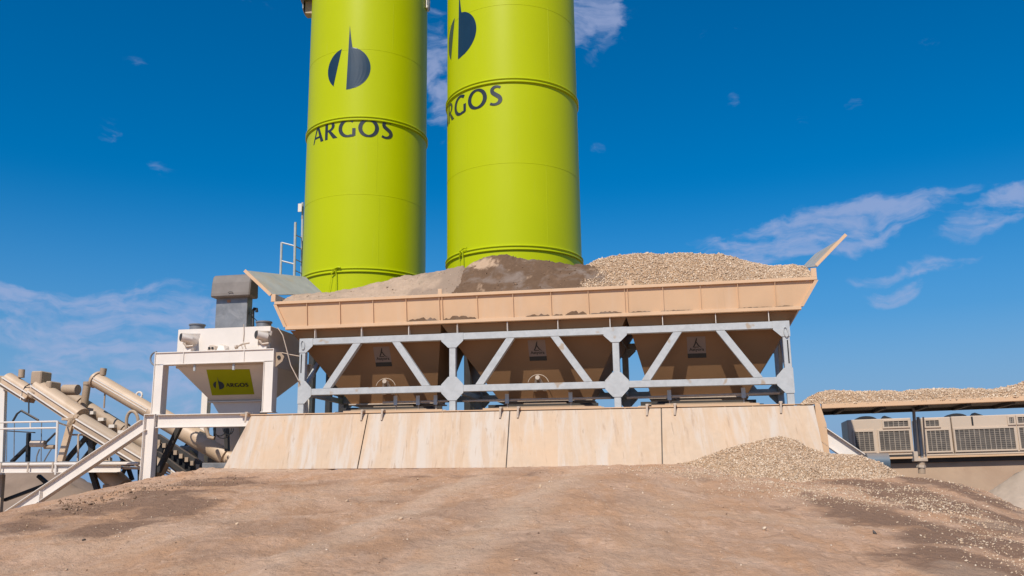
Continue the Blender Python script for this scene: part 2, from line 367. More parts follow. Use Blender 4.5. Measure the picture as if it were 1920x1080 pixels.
# ------------------------------------------------------------------ terrain
S = 4000
g = MB(); g.addw([(-S, -S, 0), (S, -S, 0), (S, S, 0), (-S, S, 0)], [(0, 1, 2, 3)])
tag(g.build('ground', 'ground'), 'flat brown yard ground reaching to the horizon', 'ground', kind='structure')
_cr = [(-60, 1020), (0, 984), (45, 968), (100, 951), (200, 921), (265, 908), (330, 888), (380, 880), (417, 879), (640, 880.5), (950, 876.5), (1240, 870),
       (1450, 880), (1690, 893), (1740, 897), (1800, 908), (1850, 922), (1880, 938), (1920, 968), (1960, 1010)]
_cu = np.array([uw(x, y, -1.1)[0] for x, y in _cr]); _cw = np.array([uw(x, y, -1.1)[1] for x, y in _cr])
_cu = np.concatenate([[-18, -14], _cu, [15, 22]]); _cw = np.concatenate([[-4.3, -3.9], _cw, [-3.9, -4.4]])
def crest(u): return np.interp(u, _cu, _cw)
def terrain(u, v, detail=True):
    u = np.asarray(u, float); v = np.asarray(v, float)
    c = crest(u)
    f = np.clip((-1.1 - v) / 8.0, 0, 1)
    cs = (crest(u - 1.5) + crest(u + 1.5) + crest(u) + crest(u - .7) + crest(u + .7)) / 5
    c = c * (1 - f) + cs * f
    w = np.where(v < -1.1, c - .128 * (-1.1 - v), c - .62 * np.clip(v + .75, 0, 99))
    w = w + .16 * fbm(u * .35, v * .35, 3, 5) * np.clip((-1.1 - v) / 3, 0, 1)
    if detail:
        rough = np.exp(-((v + 1.9) / 1.1) ** 2) * np.clip((-4.6 - u) / 1.0, 0, 1) * np.clip((u + 12) / 2, 0, 1)
        w = w + .16 * rough * fbm(u * 3.0, v * 3.2, 6, 9, .72) + .045 * fbm(u * 1.9, v * 1.3, 6, 2, .62) * np.clip((-1.1 - v) / .8 + .15, .15, 1) + .030 * fbm(u * 6, v * 4.5, 4, 3, .65)
        tr1 = np.exp(-((u - 2.6 - .05 * (v + 6)) / .22) ** 2) + np.exp(-((u - .7 - .05 * (v + 6)) / .22) ** 2)
        w = w - tr1 * (.025 + .02 * vnoise(u * 3, v * 5, 44)) * np.clip((-1.6 - v), 0, 1)
    return np.maximum(w, -4.0 - .0118 * -u * 0 - .12 + .012 * u)
def ground_hit(px, py):
    d = pray(px, py)
    for t in np.arange(4, 40, .04):
        P = CAM + d * t - ORG; u = (P.x * EY.y - P.y * EY.x) / (EX.x * EY.y - EX.y * EY.x); v = (P - u * EX).dot(EY); w = P.z - u * EX.z
        if w < float(terrain(u, v, False)): return u, v
    return u, v
us = np.concatenate([np.arange(-15, -10, .1), np.arange(-10, 12, .04), np.arange(12, 17, .1)]); vs = np.concatenate([np.arange(-24, -12.5, .15), np.arange(-12.5, .2, .04), np.arange(.2, 3.5, .1)])
U, V = np.meshgrid(us, vs); W = terrain(U, V)
def gauss(pts, wid):
    """soft mask around a list of ground points (u, v) with radii"""
    m = np.zeros_like(U)
    for (a, b, r) in pts: m = np.maximum(m, np.exp(-(((U - a) ** 2 + (V - b) ** 2) / (r * r))))
    return m
nse = fbm(U * 1.2, V * 1.6, 5, 21, .6); nse2 = fbm(U * .5, V * .6, 4, 31, .6)
gh = [ground_hit(*p) for p in ((60, 985), (150, 960), (230, 945), (310, 925), (380, 905), (430, 905), (340, 950), (180, 990))]
wet = gauss([(a, b, .8) for a, b in gh], 1)
gh = [ground_hit(*p) for p in ((1640, 910), (1700, 930), (1760, 940), (1820, 960), (1880, 990), (1900, 1030), (1700, 980), (1600, 960), (1800, 1010), (1850, 1060), (1760, 905), (1850, 935))]
wet = np.maximum(wet, gauss([(a, b, .85) for a, b in gh], 1) * 1.05)
gh = [ground_hit(*p) for p in ((700, 900), (780, 896), (880, 890), (980, 890), (1300, 900))]
wet = np.maximum(wet, gauss([(a, b, .5) for a, b in gh], 1) * .45)
wet = np.clip((wet + nse * .8 - .34) * 2.4, 0, .92)
wet = np.maximum(wet, np.clip((nse2 - .18) * 1.6, 0, .35))
pale = np.exp(-((V + 1.35) / .5) ** 2) * np.clip((nse + .45) * 1.3, 0, .75) * np.exp(-((U + 4.2) / 1.9) ** 2)
band = sum(np.exp(-((U - c0 - .04 * (V + 6) - .12 * fbm(V * .5, V * .1, 2, 3)) / w0) ** 2) * a0 for c0, w0, a0 in ((3.1, .5, .7), (1.2, .45, .6), (-1.2, .4, .4), (5.2, .5, .4)))
pale = np.maximum(pale, np.clip(band * (nse * .8 + .55), 0, .55))
pale = np.maximum(pale, np.clip((fbm(U * .8, V * 1.0, 5, 77, .6) - .15) * 1.1, 0, .28))
tag(grid('earth_ramp', U, V, W, 'soil', attrs={'wet': wet, 'pale': pale}), 'brown compacted earth ramp rising to the skirt panels', 'ground', kind='structure')

# ------------------------------------------------------------------ truss under the bins
tr = thing('support_truss', 'galvanised steel truss carrying the long aggregate hopper', 'steel frame', (1.9, 1.2, 0))
PU = (-3.85, 0.0, 3.9, 7.69)
def truss_side(v0, v1, front):
    s = 1 if front else -1
    e0, e1 = PU[0] - .08, PU[3] + .09
    for i in range(3):
        MB().box(PU[i] + .078, PU[i + 1] - .078, v0, v1, 1.69, 1.85).build('top_chord', 'galv', tr, .006)
        MB().box(PU[i] + .078, PU[i + 1] - .078, v0, v1, .445, .6).build('bottom_chord', 'galv', tr, .006)
        a, b = PU[i], PU[i + 1]; L_ = b - a
        for (ub, ut) in ((a + .66, a + 1.42), (b - .66, b - 1.42)):
            n = Vector((1.09, 0, -(ut - ub))).normalized()
            MB().obar((ub, (v0 + v1) / 2, .604), (ut, (v0 + v1) / 2, 1.686), (1, 0, 0), (-.1, .1), (0, 1, 0), (-(v1 - v0) / 2 + .004, (v1 - v0) / 2 - .004)).build('diagonal', 'galv', tr, .005)
    for i, p in enumerate(PU):
        MB().box(p - .077, p + .077, v0 + .002, v1 - .002, 0.0, 1.85).build('post', 'galv', tr, .006)
        g0 = v0 - .012 if front else v1; g1 = v0 if front else v1 + .012
        lo, hi = (-.27, .27)
        if i == 0: lo = -.082
        if i == 3: hi = .092
        P = [(p + lo, 1.853), (p + hi, 1.853), (p + hi, 1.66)]
        P += ([(p + .1, 1.5)] if i < 3 else [(p + hi, 1.5)]) + ([(p - .1, 1.5)] if i > 0 else [(p + lo, 1.5)]) + [(p + lo, 1.66)]
        if i == 3: P = [(p + lo, 1.853), (p + hi, 1.853), (p + hi, 1.5), (p - .1, 1.5), (p + lo, 1.66)]
        if i == 0: P = [(p + lo, 1.853), (p + hi, 1.853), (p + hi, 1.66), (p + .1, 1.5), (p + lo, 1.5)]
        MB().prism([(a, g0, b) for a, b in P], (0, g1 - g0, 0)).build('gusset_plate', 'galv', tr)
        P = [(p + hi, .62), (p + hi, .42), (p + .1, .24), (p - .1, .24), (p + lo, .42), (p + lo, .62), (p - .1, .8), (p + .1, .8)]
        if i == 0: P = [(p + hi, .62), (p + hi, .42), (p + .1, .24), (p + lo, .24), (p + lo, .8), (p + .1, .8)]
        if i == 3: P = [(p + hi, .8), (p + hi, .24), (p - .1, .24), (p + lo, .42), (p + lo, .62), (p - .1, .8)]
        MB().prism([(a, g0, b) for a, b in P], (0, g1 - g0, 0)).build('gusset_plate', 'galv', tr)
        MB().box(p - .24, p + .24, v0 - .05, v1 + .05, -.012, .0).build('foot_plate', 'tan', tr)
truss_side(0.0, .15, True); truss_side(2.55, 2.7, False)
for p in (PU[0], PU[1], PU[2], PU[3]):
    MB().box(p - .06, p + .06, .155, 2.545, 1.70, 1.82).build('cross_beam', 'galv', tr)
    MB().box(p - .06, p + .06, .155, 2.545, .46, .58).build('cross_beam', 'galv', tr)
for p, q in ((PU[0], .06), (PU[1], .06)):
    MB().prism([(p + q, .9, 1.65), (p + q, 2.5, 1.65), (p + q, 2.5, .62), (p + q, 1.9, .62)], (0, 0, 0) if False else (.012, 0, 0)).build('tie_plate', 'tan_bin_shaded', tr)
for p in (PU[0], PU[3]):
    MB().obar((p, .16, .60), (p, 1.35, 1.69), (1, 0, 0), (-.05, .05), (0, 0, 1), (-.07, .07)).build('side_brace', 'galv', tr)
    MB().obar((p, 2.54, .60), (p, 1.40, 1.69), (1, 0, 0), (-.05, .05), (0, 0, 1), (-.07, .07)).build('side_brace', 'galv', tr)
# oval lifting eyes welded on the two upper corners
for (cx, cy) in (((1473.5, 622)), ((567.5, 647))):
    u0, w0 = uw(cx, cy, -.03); P = []
    for k in range(17):
        a = 2 * math.pi * k / 16; P.append((u0 + .045 * math.cos(a) + .012 * math.sin(a) * -1, -.03, w0 + .11 * math.sin(a)))
    MB().tube(P, .012, 6, False).build('lifting_eye', 'galv', tr)
# slot seen in the end posts
for (a, b, c) in ((PU[3] + .02, .9, 1.42), (PU[0] - .02, 1.0, 1.46)):
    MB().box(a - .014, a + .014, -.004, .001, b, c).build('slot', 'black', tr)

# ------------------------------------------------------------------ hopper
hp = thing('aggregate_hopper', 'long beige three-bin aggregate hopper filled with sand and gravel', 'hopper', (1.9, 1.3, 1.9))
VF = -.04                                     # front face
uL, wR = uw(514, 568, VF - .06); uR, _ = uw(1532, 520, VF - .06)
wT = 2.735                                     # top of rim
_w1 = uw(1020, 542, VF - .06)[1]; wT = _w1
wB = uw(1020, 600, VF + .06)[1] - .0           # under the lower flange
uLb = uw(539, 616, VF + .08)[0]; uRb = uw(1501, 588, VF + .08)[0]
wF = wB + .07
VB = 3.0
def trough(u0, u1, v0, v1, U0, U1, V0, V1, w0, w1, t=.01):
    """four sloping sheets"""
    m = MB()
    lo = [(u0, v0, w0), (u1, v0, w0), (u1, v1, w0), (u0, v1, w0)]; hi = [(U0, V0, w1), (U1, V0, w1), (U1, V1, w1), (U0, V1, w1)]
    cu, cv = (u0 + u1) / 2, (v0 + v1) / 2
    def inn(p): return (p[0] - t * (1 if p[0] > cu else -1), p[1] - t * (1 if p[1] > cv else -1), p[2])
    for i in range(4):
        j = (i + 1) % 4
        m.add([lo[i], lo[j], hi[j], hi[i], inn(lo[i]), inn(lo[j]), inn(hi[j]), inn(hi[i])],
              [(0, 1, 2, 3), (7, 6, 5, 4), (0, 4, 5, 1), (3, 2, 6, 7), (0, 3, 7, 4), (1, 5, 6, 2)])
    return m
trough(uLb, uRb, VF + .07, VB - .2, uL + .03, uR - .03, VF, VB, wF, wT - .08).build('side_panel', 'tan', hp)
# rim and lower flange (angle sections standing proud)
m = MB(); m.box(uL, uR, VF - .06, VF + .02, wT - .075, wT); m.box(uL, uR, VB - .02, VB + .05, wT - .075, wT)
m.box(uL, uL + .06, VF + .02, VB - .02, wT - .075, wT - .002); m.box(uR - .06, uR, VF + .02, VB - .02, wT - .075, wT - .002)
m.build('top_rim', 'tan', hp, .006)
m = MB(); m.box(uLb - .02, uRb + .02, VF - .01, VF + .12, wB, wF + .01); m.build('lower_flange', 'tan', hp, .005)
# end posts, rims of the flaps
RIBS = [576, 638, 700, 762, 824, 829.5, 895, 962, 1033, 1103, 1171, 1176.5, 1243, 1313, 1383, 1453]
for x in RIBS:
    y = 555 + (1020 - x) * .042
    ut = uw(x, y, VF)[0]
    MB().hexa([(ut - .006, VF + .02, wF + .012), (ut + .006, VF + .02, wF + .012), (ut + .006, VF + .072, wF + .012), (ut - .006, VF + .072, wF + .012),
               (ut - .006, VF - .045, wT - .077), (ut + .006, VF - .045, wT - .077), (ut + .006, VF, wT - .077), (ut - .006, VF, wT - .077)]).build('rib', 'tan', hp)
for (ua, ub, s) in ((uL, uLb, -1), (uR, uRb, 1)):   # sloping end edge flats
    MB().hexa([(ub - .01 * s, VF - .005, wF), (ub + .07 * s, VF - .005, wF), (ub + .07 * s, VF + .07, wF), (ub - .01 * s, VF + .07, wF),
               (ua - .06 * s, VF - .05, wT - .078), (ua + .025 * s, VF - .05, wT - .078), (ua + .025 * s, VF, wT - .078), (ua - .06 * s, VF, wT - .078)]).build('end_flat', 'tan', hp)
    MB().box(ua - (.12 if s > 0 else .1), ua + (.02 if s < 0 else 0) , VF - .045, VF + .0, wT + .002, wT + .2).build('corner_post', 'tan', hp, .004)
    MB().box(min(ua, ua - .02 * s), max(ua, ua - .02 * s), VF, VB, wT + .002, wT + .19).build('end_board', 'flap', hp)
for x, y in ((825, 541), (1180, 522)):
    u0, w0 = uw(x, y, VF - .03)
    MB().box(u0 - .05, u0 + .05, VF - .05, VF - .03, wT - .02, wT + .13).build('rim_tab', 'tan', hp, .003)
# flaps at both ends
A = at(459, 508, VF - .03); B = at(508, 554, VF - .03); C_ = at(606, 552, VB); D_ = at(572, 520, VB)
def plate(A, B, C, D, t=.02, up=(0, 0, 1)):
    n = (Vector(B) - Vector(A)).cross(Vector(D) - Vector(A)).normalized() * t
    P = [Vector(p) for p in (A, B, C, D)]; Q = [p + n for p in P]
    return MB().add([tuple(p) for p in P + Q], [(0, 1, 2, 3), (7, 6, 5, 4), (0, 4, 5, 1), (1, 5, 6, 2), (2, 6, 7, 3), (3, 7, 4, 0)])
plate(A, B, C_, D_, .02).build('end_flap', 'flap', hp)
e = (Vector(B) - Vector(A)).normalized()
MB().obar(A, B, (e.z, 0, -e.x), (-.05, .03), (0, 1, 0), (-.035, -.003)).build('flap_edge', 'tan', hp)
A = at(1587, 441, VF - .03); B = at(1531, 499, VF - .03); C_ = at(1502, 503, VB); D_ = at(1528, 476, VB)
plate(A, B, C_, D_, .02).build('end_flap', 'flap', hp)
e = (Vector(B) - Vector(A)).normalized()
MB().obar(A, B, (e.z, 0, -e.x), (-.02, .05), (0, 1, 0), (-.035, -.003)).build('flap_edge', 'tan', hp)
# three bins
bay = [uLb + .05, uw(827, 610, VF + .1)[0], uw(1174, 595, VF + .1)[0], uRb - .05]
bot = [(uw(660, 758, 1.05)[0], uw(819, 758, 1.05)[0]), (uw(938, 754, 1.05)[0], uw(1108, 754, 1.05)[0]), (uw(1222, 750, 1.05)[0], uw(1400, 750, 1.05)[0])]
wK = .30
def bin_front(w): return VF + .12 + (1.02 - VF - .12) * (wB - .01 - w) / (wB - .01 - wK)
for i in range(3):
    b = trough(bot[i][0], bot[i][1], 1.02, 1.75, bay[i] + .01, bay[i + 1] - .01, VF + .12, VB - .25, wK, wB - .01).build('bin', 'tan_bin_shaded', hp)
    MB().box(bot[i][0] - .05, bot[i][1] + .05, .96, 1.81, wK - .03, wK).build('outlet_flange', 'pipe', b)
    c = (bot[i][0] + bot[i][1]) / 2
    # clamshell gate under the outlet
    P = [(c + .62 * math.sin(a), 0, .27 - .25 * math.cos(a)) for a in np.linspace(-1.2, 1.2, 9)]
    MB().prism([(p[0], 1.0, p[2] - .02) for p in P] + [(c + .5, 1.0, .25), (c - .5, 1.0, .25)], (0, .7, 0)).build('gate', 'tubed', b)
    # vibrator bracket on the sloping face
    if i < 2:
        px = (725, 1010)[i]; py = (716, 709)[i]
        w0 = .9; v0 = bin_front(w0); u0 = uw(px, py, v0)[0]; w0 = uw(px, py, v0)[1]; v0 = bin_front(w0)
        MB().tube([(u0, v0 - .22, w0), (u0, v0 - .02, w0 - .02)], .055, 10).build('vibrator', 'pipe', b)
        MB().hexa([(u0 - .16, v0 + .05, w0 - .3), (u0 - .08, v0 + .05, w0 - .3), (u0 - .08, v0 + .15, w0 - .3), (u0 - .16, v0 + .15, w0 - .3),
                   (u0 - .06, v0 - .18, w0), (u0 - .01, v0 - .18, w0), (u0 - .01, v0 - .1, w0), (u0 - .06, v0 - .1, w0)]).build('bracket', 'pipe', b)
        MB().hexa([(u0 + .08, v0 + .05, w0 - .3), (u0 + .16, v0 + .05, w0 - .3), (u0 + .16, v0 + .15, w0 - .3), (u0 + .08, v0 + .15, w0 - .3),
                   (u0 + .01, v0 - .18, w0), (u0 + .06, v0 - .18, w0), (u0 + .06, v0 - .1, w0), (u0 + .01, v0 - .1, w0)]).build('bracket', 'pipe', b)
        P = [(u0 + .26 * math.sin(a), v0 - .12, w0 - .17 + .25 * math.cos(a)) for a in np.linspace(-1.3, 1.3, 13)]
        MB().tube(P, .009, 6).build('hose', 'pipe', b)
    # maker's sticker
    cx, cy = ((717.5, 668.5), (1007.5, 657), (1306, 651))[i]
    w0 = 1.3
    for _ in range(8): w0 = uw(cx, cy, bin_front(w0))[1]
    u0 = uw(cx, cy, bin_front(w0))[0]
    sl = Vector((0, bin_front(1.0) - bin_front(0.0), 1.0)).normalized(); nrm = Vector((0, -sl.z, sl.y)).normalized()
    cc = Vector((u0, bin_front(w0), w0)); hh = .26; hw = .21
    def smap(x, y, o=.004):
        p = cc + Vector((x, 0, 0)) + sl * y + nrm * o; return tuple(p)
    MB().add([smap(-hw, -hh), smap(hw, -hh), smap(hw, hh), smap(-hw, hh), smap(-hw, -hh, .0), smap(hw, -hh, 0), smap(hw, hh, 0), smap(-hw, hh, 0)],
             [(0, 1, 2, 3), (0, 4, 5, 1), (1, 5, 6, 2), (2, 6, 7, 3), (3, 7, 4, 0)]).build('maker_sticker', 'sticker', b)
    k = MB(); k.add([smap(-hw, -hh, .007), smap(hw, -hh, .007), smap(hw, -hh + .11, .007), smap(-hw, -hh + .11, .007)], [(0, 1, 2, 3)])
    for st in ([(-.075, .0, .011), (-.03, .08, .015), (.0, .17, .016), (.015, .23, .006)], [(.0, .13, .012), (.04, .05, .014), (.09, .0, .008), (.12, .0, .003)], [(-.07, .005, .009), (.05, .005, .009)]):
        for a, c2 in zip(st[:-1], st[1:]):
            d = Vector((c2[0] - a[0], c2[1] - a[1])).normalized(); nn_ = Vector((-d.y, d.x))
            Q = [(a[0] + nn_.x * a[2], a[1] + nn_.y * a[2]), (a[0] - nn_.x * a[2], a[1] - nn_.y * a[2]), (c2[0] - nn_.x * c2[2], c2[1] - nn_.y * c2[2]), (c2[0] + nn_.x * c2[2], c2[1] + nn_.y * c2[2])]
            k.add([smap(q[0], q[1], .007 + .0008 * (len(k.f) % 5)) for q in Q], [(0, 1, 2, 3)])
    cu = bpy.data.curves.new('word', 'FONT'); cu.body = 'Astyora'; cu.size = .105; cu.align_x = 'CENTER'; cu.offset = .0022
    tob = bpy.data.objects.new('word', cu); COL.objects.link(tob)
    dg = bpy.context.evaluated_depsgraph_get(); me = bpy.data.meshes.new_from_object(tob.evaluated_get(dg))
    k.add([smap(v.co.x + v.co.y * .0, v.co.y - .085, .008) for v in me.vertices], [tuple(p.vertices) for p in me.polygons])
    bpy.data.objects.remove(tob); bpy.data.curves.remove(cu)
    k.build('print', 'stickink', bpy.data.objects[[o.name for o in b.children if o.name.startswith('maker_sticker')][0]] if False else b, norm=False)
# stiffeners between hopper and truss
for x in (590.5, 677.5, 766, 857, 951, 1046, 1144, 1243, 1343, 1443):
    u0 = uw(x, 615, .0)[0]
    MB().hexa([(u0 - .007, .0, 1.853), (u0 + .007, .0, 1.853), (u0 + .007, .14, 1.853), (u0 - .007, .14, 1.853),
               (u0 - .007, .0, wB), (u0 + .007, .0, wB), (u0 + .007, .07, wB), (u0 - .007, .07, wB)]).build('stiffener', 'white', hp)
# soil caught on the lower flange
def lump_strip(x0, x1, hmax, seed):
    r = random.Random(seed); n = max(6, int((x1 - x0) / 4)); m = MB(); P = []
    for k in range(n + 1):
        x = x0 + (x1 - x0) * k / n; u0 = uw(x, 600, VF)[0]; e = math.sin(math.pi * k / n) ** .5
        h = hmax * e * r.uniform(.3, 1); P.append((u0, h + .004))
    V_ = []; F_ = []
    for (u0, h) in P: V_ += [(u0, VF - .008, wF + .012), (u0 + r.uniform(-.01, .01), VF + .012, wF + .012 + h * .7), (u0, VF + .06, wF + .012 + h)]
    for k in range(n): F_ += [(3 * k, 3 * k + 3, 3 * k + 4, 3 * k + 1), (3 * k + 1, 3 * k + 4, 3 * k + 5, 3 * k + 2)]
    return m.add(V_, F_)
m = MB()
for (a, b_, h, sd) in ((764, 822, .12, 1), (831, 893, .14, 2), (985, 1031, .09, 3), (1036, 1056, .09, 4), (1060, 1101, .12, 5), (1106, 1168, .08, 6), (1180, 1222, .06, 7), (1240, 1300, .035, 8), (1385, 1450, .03, 9), (1455, 1490, .035, 10)):
    q = lump_strip(a, b_, h, sd); m.addw(q.v, q.f)
tag(m.build('caught_soil', 'soilh', None, norm=False), 'brown soil lumps caught along the lower flange of the hopper', 'soil', kind='stuff')

# ------------------------------------------------------------------ heaps in the hopper
def heap(name, sil, vpk, m, label, wet=None, seed=0, amp=.05, ufall=1.0):
    """sil: pixel silhouette -> ridge height over u at depth vpk"""
    SU = np.array([uw(x, y, vpk)[0] for x, y in sil]); SW = np.array([uw(x, y, vpk)[1] for x, y in sil])
    us = np.arange(max(SU[0], uL + .04), min(SU[-1], uR - .04), .022); vs = np.concatenate([np.arange(VF + .03, vpk + .2, .022), np.arange(vpk + .2, VB - .05, .06)])
    U_, V_ = np.meshgrid(us, vs); R_ = np.interp(U_, SU, SW)
    base = wT - .06
    t = np.clip((V_ - VF) / (vpk - VF), 0, 1); f = 1 - (1 - t) ** 1.25
    W_ = base + (R_ - base) * f
    W_ = np.where(V_ > vpk, R_ - .45 * (V_ - vpk), W_)
    W_ = W_ + amp * 1.5 * fbm(U_ * 2.6, V_ * 2.2, 6, seed, .62) * np.clip(t * 3, 0.2, 1) + .022 * fbm(U_ * 9, V_ * 9, 3, seed + 3, .6)
    W_ = np.maximum(W_, base - .03)
    at_ = {}
    if wet: at_['wet'] = wet(U_, V_, W_)
    o = grid(name, U_, V_, W_, m, attrs=at_); tag(o, label, 'heap')
    return o, (U_, V_, W_)
def pxm(U_, V_, W_):
    P = Tn(np.stack([U_, V_, W_], -1)) - np.array(CAM); z = P @ np.array(FW); return 960 + FPX * (P @ np.array(RT)) / z, 540 - FPX * (P @ np.array(UP)) / z
def wet_sand(U_, V_, W_):
    x, y = pxm(U_, V_, W_); return np.clip(((x - 770) / 40 + fbm(U_ * 2, V_ * 2, 4, 61) * 3) * .6, 0, .8)
def wet_soil(U_, V_, W_):
    x, y = pxm(U_, V_, W_)
    a = np.exp(-((x - 905) / 34) ** 2 - ((y - 497 + (x - 900) * .1) / 11) ** 2) * 1.5 - .5 + fbm(U_ * 3, V_ * 5, 6, 8, .7) * 1.3
    b = np.exp(-((x - 1160) / 26) ** 2 - ((y - 508) / 5) ** 2) * 1.3 - .5 + fbm(U_ * 6, V_ * 6, 4, 9) * .5
    return np.clip(np.maximum(a, b) * 2, 0, 1)
_, hs_ = heap('sand_heap', [(516, 566), (530, 556), (560, 553), (607, 549), (650, 541), (690, 533), (735, 522), (780, 515), (815, 508), (848, 502), (868, 499), (884, 512), (910, 545), (930, 575)], 1.0, 'sandh',
     'pale sand heap at the left end of the hopper', wet_sand, 3, .05)
_, ho_ = heap('moist_sand_heap', [(812, 590), (840, 548), (864, 514), (885, 495), (905, 486), (925, 480), (950, 479), (985, 485), (1030, 489), (1060, 496), (1095, 497), (1130, 498), (1155, 501), (1180, 518), (1196, 540)], .9, 'soilh',
     'dark brown moist sand heap in the middle of the hopper', wet_soil, 5, .06)
_, hg_ = heap('gravel_heap', [(1085, 540), (1100, 497), (1130, 484), (1175, 478), (1215, 476), (1290, 476), (1350, 478), (1380, 484), (1410, 493), (1440, 500), (1465, 499), (1485, 496), (1505, 501), (1528, 514)], 1.25, 'gravb',
     'pale gravel heap at the right end of the hopper', None, 8, .04)
def pick(G, n, cond=None):
    U_, V_, W_ = [a.ravel() for a in G]; idx = RNG.integers(0, len(U_), n * 3)
    if cond is not None: idx = idx[cond(U_[idx], V_[idx], W_[idx])]
    idx = idx[:n]; k = len(idx)
    return np.stack([U_[idx] + RNG.uniform(-.02, .02, k), V_[idx] + RNG.uniform(-.02, .02, k), W_[idx]], -1)
k_ = pick(hg_, 30000, lambda u, v, w: v < 1.5)
stones('gravel_cover', k_, RNG.uniform(.011, .030, len(k_)), 'stone', 'pale stones lying loose over the gravel heap', 'gravel')
k_ = pick(hs_, 500, lambda u, v, w: v < 1.2)
stones('sand_lumps', k_, RNG.uniform(.006, .022, len(k_)) , 'clod2', 'brown clods on the sand heap at the hopper left end', 'clods')
k_ = pick(ho_, 500, lambda u, v, w: v < 1.1)
stones('soil_lumps', k_, RNG.uniform(.008, .028, len(k_)), 'clod', 'dark clods on the moist sand heap', 'clods')

# ------------------------------------------------------------------ base frame and skirt panels
bf = thing('base_frame', 'long dusty I-beam base under truss with white leg and diagonal braces at both ends', 'steel frame', (0, -.1, -1.5))
VBm = -.1
ua = uw(296, 787, VBm)[0]
MB().ibeam((ua + .005, VBm, -.135), (uw(470, 790, VBm)[0], VBm, -.135), .33, .2, .016).build('base_beam', 'white', bf)
MB().ibeam((uw(470, 790, VBm)[0] + .004, VBm + .02, -.135), (uw(1490, 790, VBm)[0], VBm + .02, -.135), .24, .2, .016).build('base_beam', 'tan', bf)
MB().box(uw(455, 779, VBm)[0], uw(1492, 790, VBm)[0], VBm - .12, VBm + .12, -.034, -.012).build('top_plate', 'tan', bf)
ul = uw(283.5, 790, VBm)[0]
MB().box(ul - .15, ul - .135, VBm - .1, VBm + .1, -1.95, .03).box(ul + .135, ul + .15, VBm - .1, VBm + .1, -1.62, .03).box(ul - .135, ul + .135, VBm - .008, VBm + .008, -1.62, .03).box(ul - .15, ul + .15, VBm - .1, VBm + .1, .031, .046).build('leg', 'white', bf)
MB().box(ul - .12, ul + 1.0, VBm - .08, VBm + .3, -1.66, -1.64).box(ul - .12, ul + 1.0, VBm + .1, VBm + .12, -2.1, -1.66).build('base_plate', 'grey', bf)
a = at(272, 797, VBm); b_ = at(-30, 1000, VBm)
MB().ibeam((a[0], VBm, a[2]), (b_[0], VBm, b_[2]), .30, .2, .016).build('diagonal_brace', 'white', bf)
c1 = at(82, 925, VBm); 
MB().obar((c1[0] - .04, VBm - .06, c1[2] - .22), (c1[0] - .04, VBm - .06, c1[2] + .06), (1, 0, 0), (-.012, .012), (0, 1, 0), (-.05, .05)).build('stiffener', 'white', bf)
a = at(1538, 812, VBm); b_ = at(1650, 888, VBm)
MB().ibeam(a, b_, .32, .2, .016).build('diagonal_brace', 'white', bf)
uend = uw(1527, 780, VBm)[0]
MB().prism([(uend + .02, VBm - .1, 0), (uend + .12, VBm - .1, -.02), (uend + .22, VBm - .1, -.45), (uend + .24, VBm - .1, -1.4), (uend + .02, VBm - .1, -1.4)], (0, .1, 0)).build('end_plate', 'tan', bf)
for x in (552, 574, 832, 861, 1145, 1173, 1360, 1412):     # small web stiffeners just under the top plate
    u0 = uw(x, 777, VBm)[0]; MB().box(u0 - .007, u0 + .007, VBm - .115, VBm - .01, -.12, -.035).build('stiffener', 'tan', bf)
# inner legs and cross ties behind the skirt
for x in (700, 960, 1230, 1480):
    u0 = uw(x, 790, 1)[0]
    MB().box(u0 - .08, u0 + .08, VBm + .05, VBm + .2, -3.6, -.16).build('inner_leg', 'dark', bf)
tops = [uw(470, 781, -.24)[0], uw(690, 777, -.24)[0], uw(956, 772, -.24)[0], uw(1240, 767, -.24)[0], uw(1527, 762, -.24)[0]]
bots = [uw(417, 880, -1.0)[0], uw(670, 881, -1.0)[0], uw(949, 878, -1.0)[0], uw(1242, 872, -1.0)[0], uw(1551, 868, -1.0)[0]]
labs = ['leftmost sloping beige skirt panel beside the white leg', 'second sloping skirt panel from the left with pale streaks',
        'third sloping skirt panel from the left with brown drip marks', 'rightmost sloping skirt panel partly buried by gravel']
hooks = [[(465, 779)], [(676, 778), (719, 777)], [(939, 774), (973, 773)], [(1214, 766), (1266, 765), (1463, 762)]]
hooks[0] = [(465, 779), (681, 778)]; hooks[1] = [(719, 777), (940, 774)]; hooks[2] = [(973, 773), (1214, 767)]; hooks[3] = [(1266, 765), (1464, 762)]
for i in range(4):
    wt = -.055; wb = -1.345
    p = thing('skirt_panel', labs[i], 'skirt panel', ((bots[i] + bots[i + 1]) / 2, -.6, wb), 'sloping skirt panels under the truss')
    gp = .012
    A = (tops[i] + gp, -.24, wt); B = (bots[i] + gp, -1.0, wb); C_ = (bots[i + 1] - gp, -1.0, wb); D_ = (tops[i + 1] - gp, -.24, wt)
    plate(A, B, C_, D_, -.03).build('sheet', 'skirt', p, .004)
    MB().obar((B[0], B[1] + .035, B[2] + .02), (C_[0], C_[1] + .035, C_[2] + .02), (0, 0, 1), (-.02, .02), (0, 1, 0), (-.005, .06)).build('bottom_edge', 'tan', p)
    if i: MB().obar((B[0], B[1] + .06, B[2]), (A[0], A[1] + .06, A[2]), (1, 0, 0), (-.06, .06), (0, 1, 0), (-.01, .01)).build('joint_strip', 'dark', p)
    for (x, y) in hooks[i]:
        u0 = uw(x, y, -.26)[0]
        h_ = MB(); h_.obar((u0, -.2, .0), (u0, -.34, .01), (1, 0, 0), (-.035, .035), (0, 0, 1), (-.012, .03)); h_.obar((u0, -.345, .03), (u0 - .015, -.36, -.22), (1, 0, 0), (-.022, .022), (0, 1, 0), (-.012, .012))
        h_.build('hook', 'pipe', p, .004)

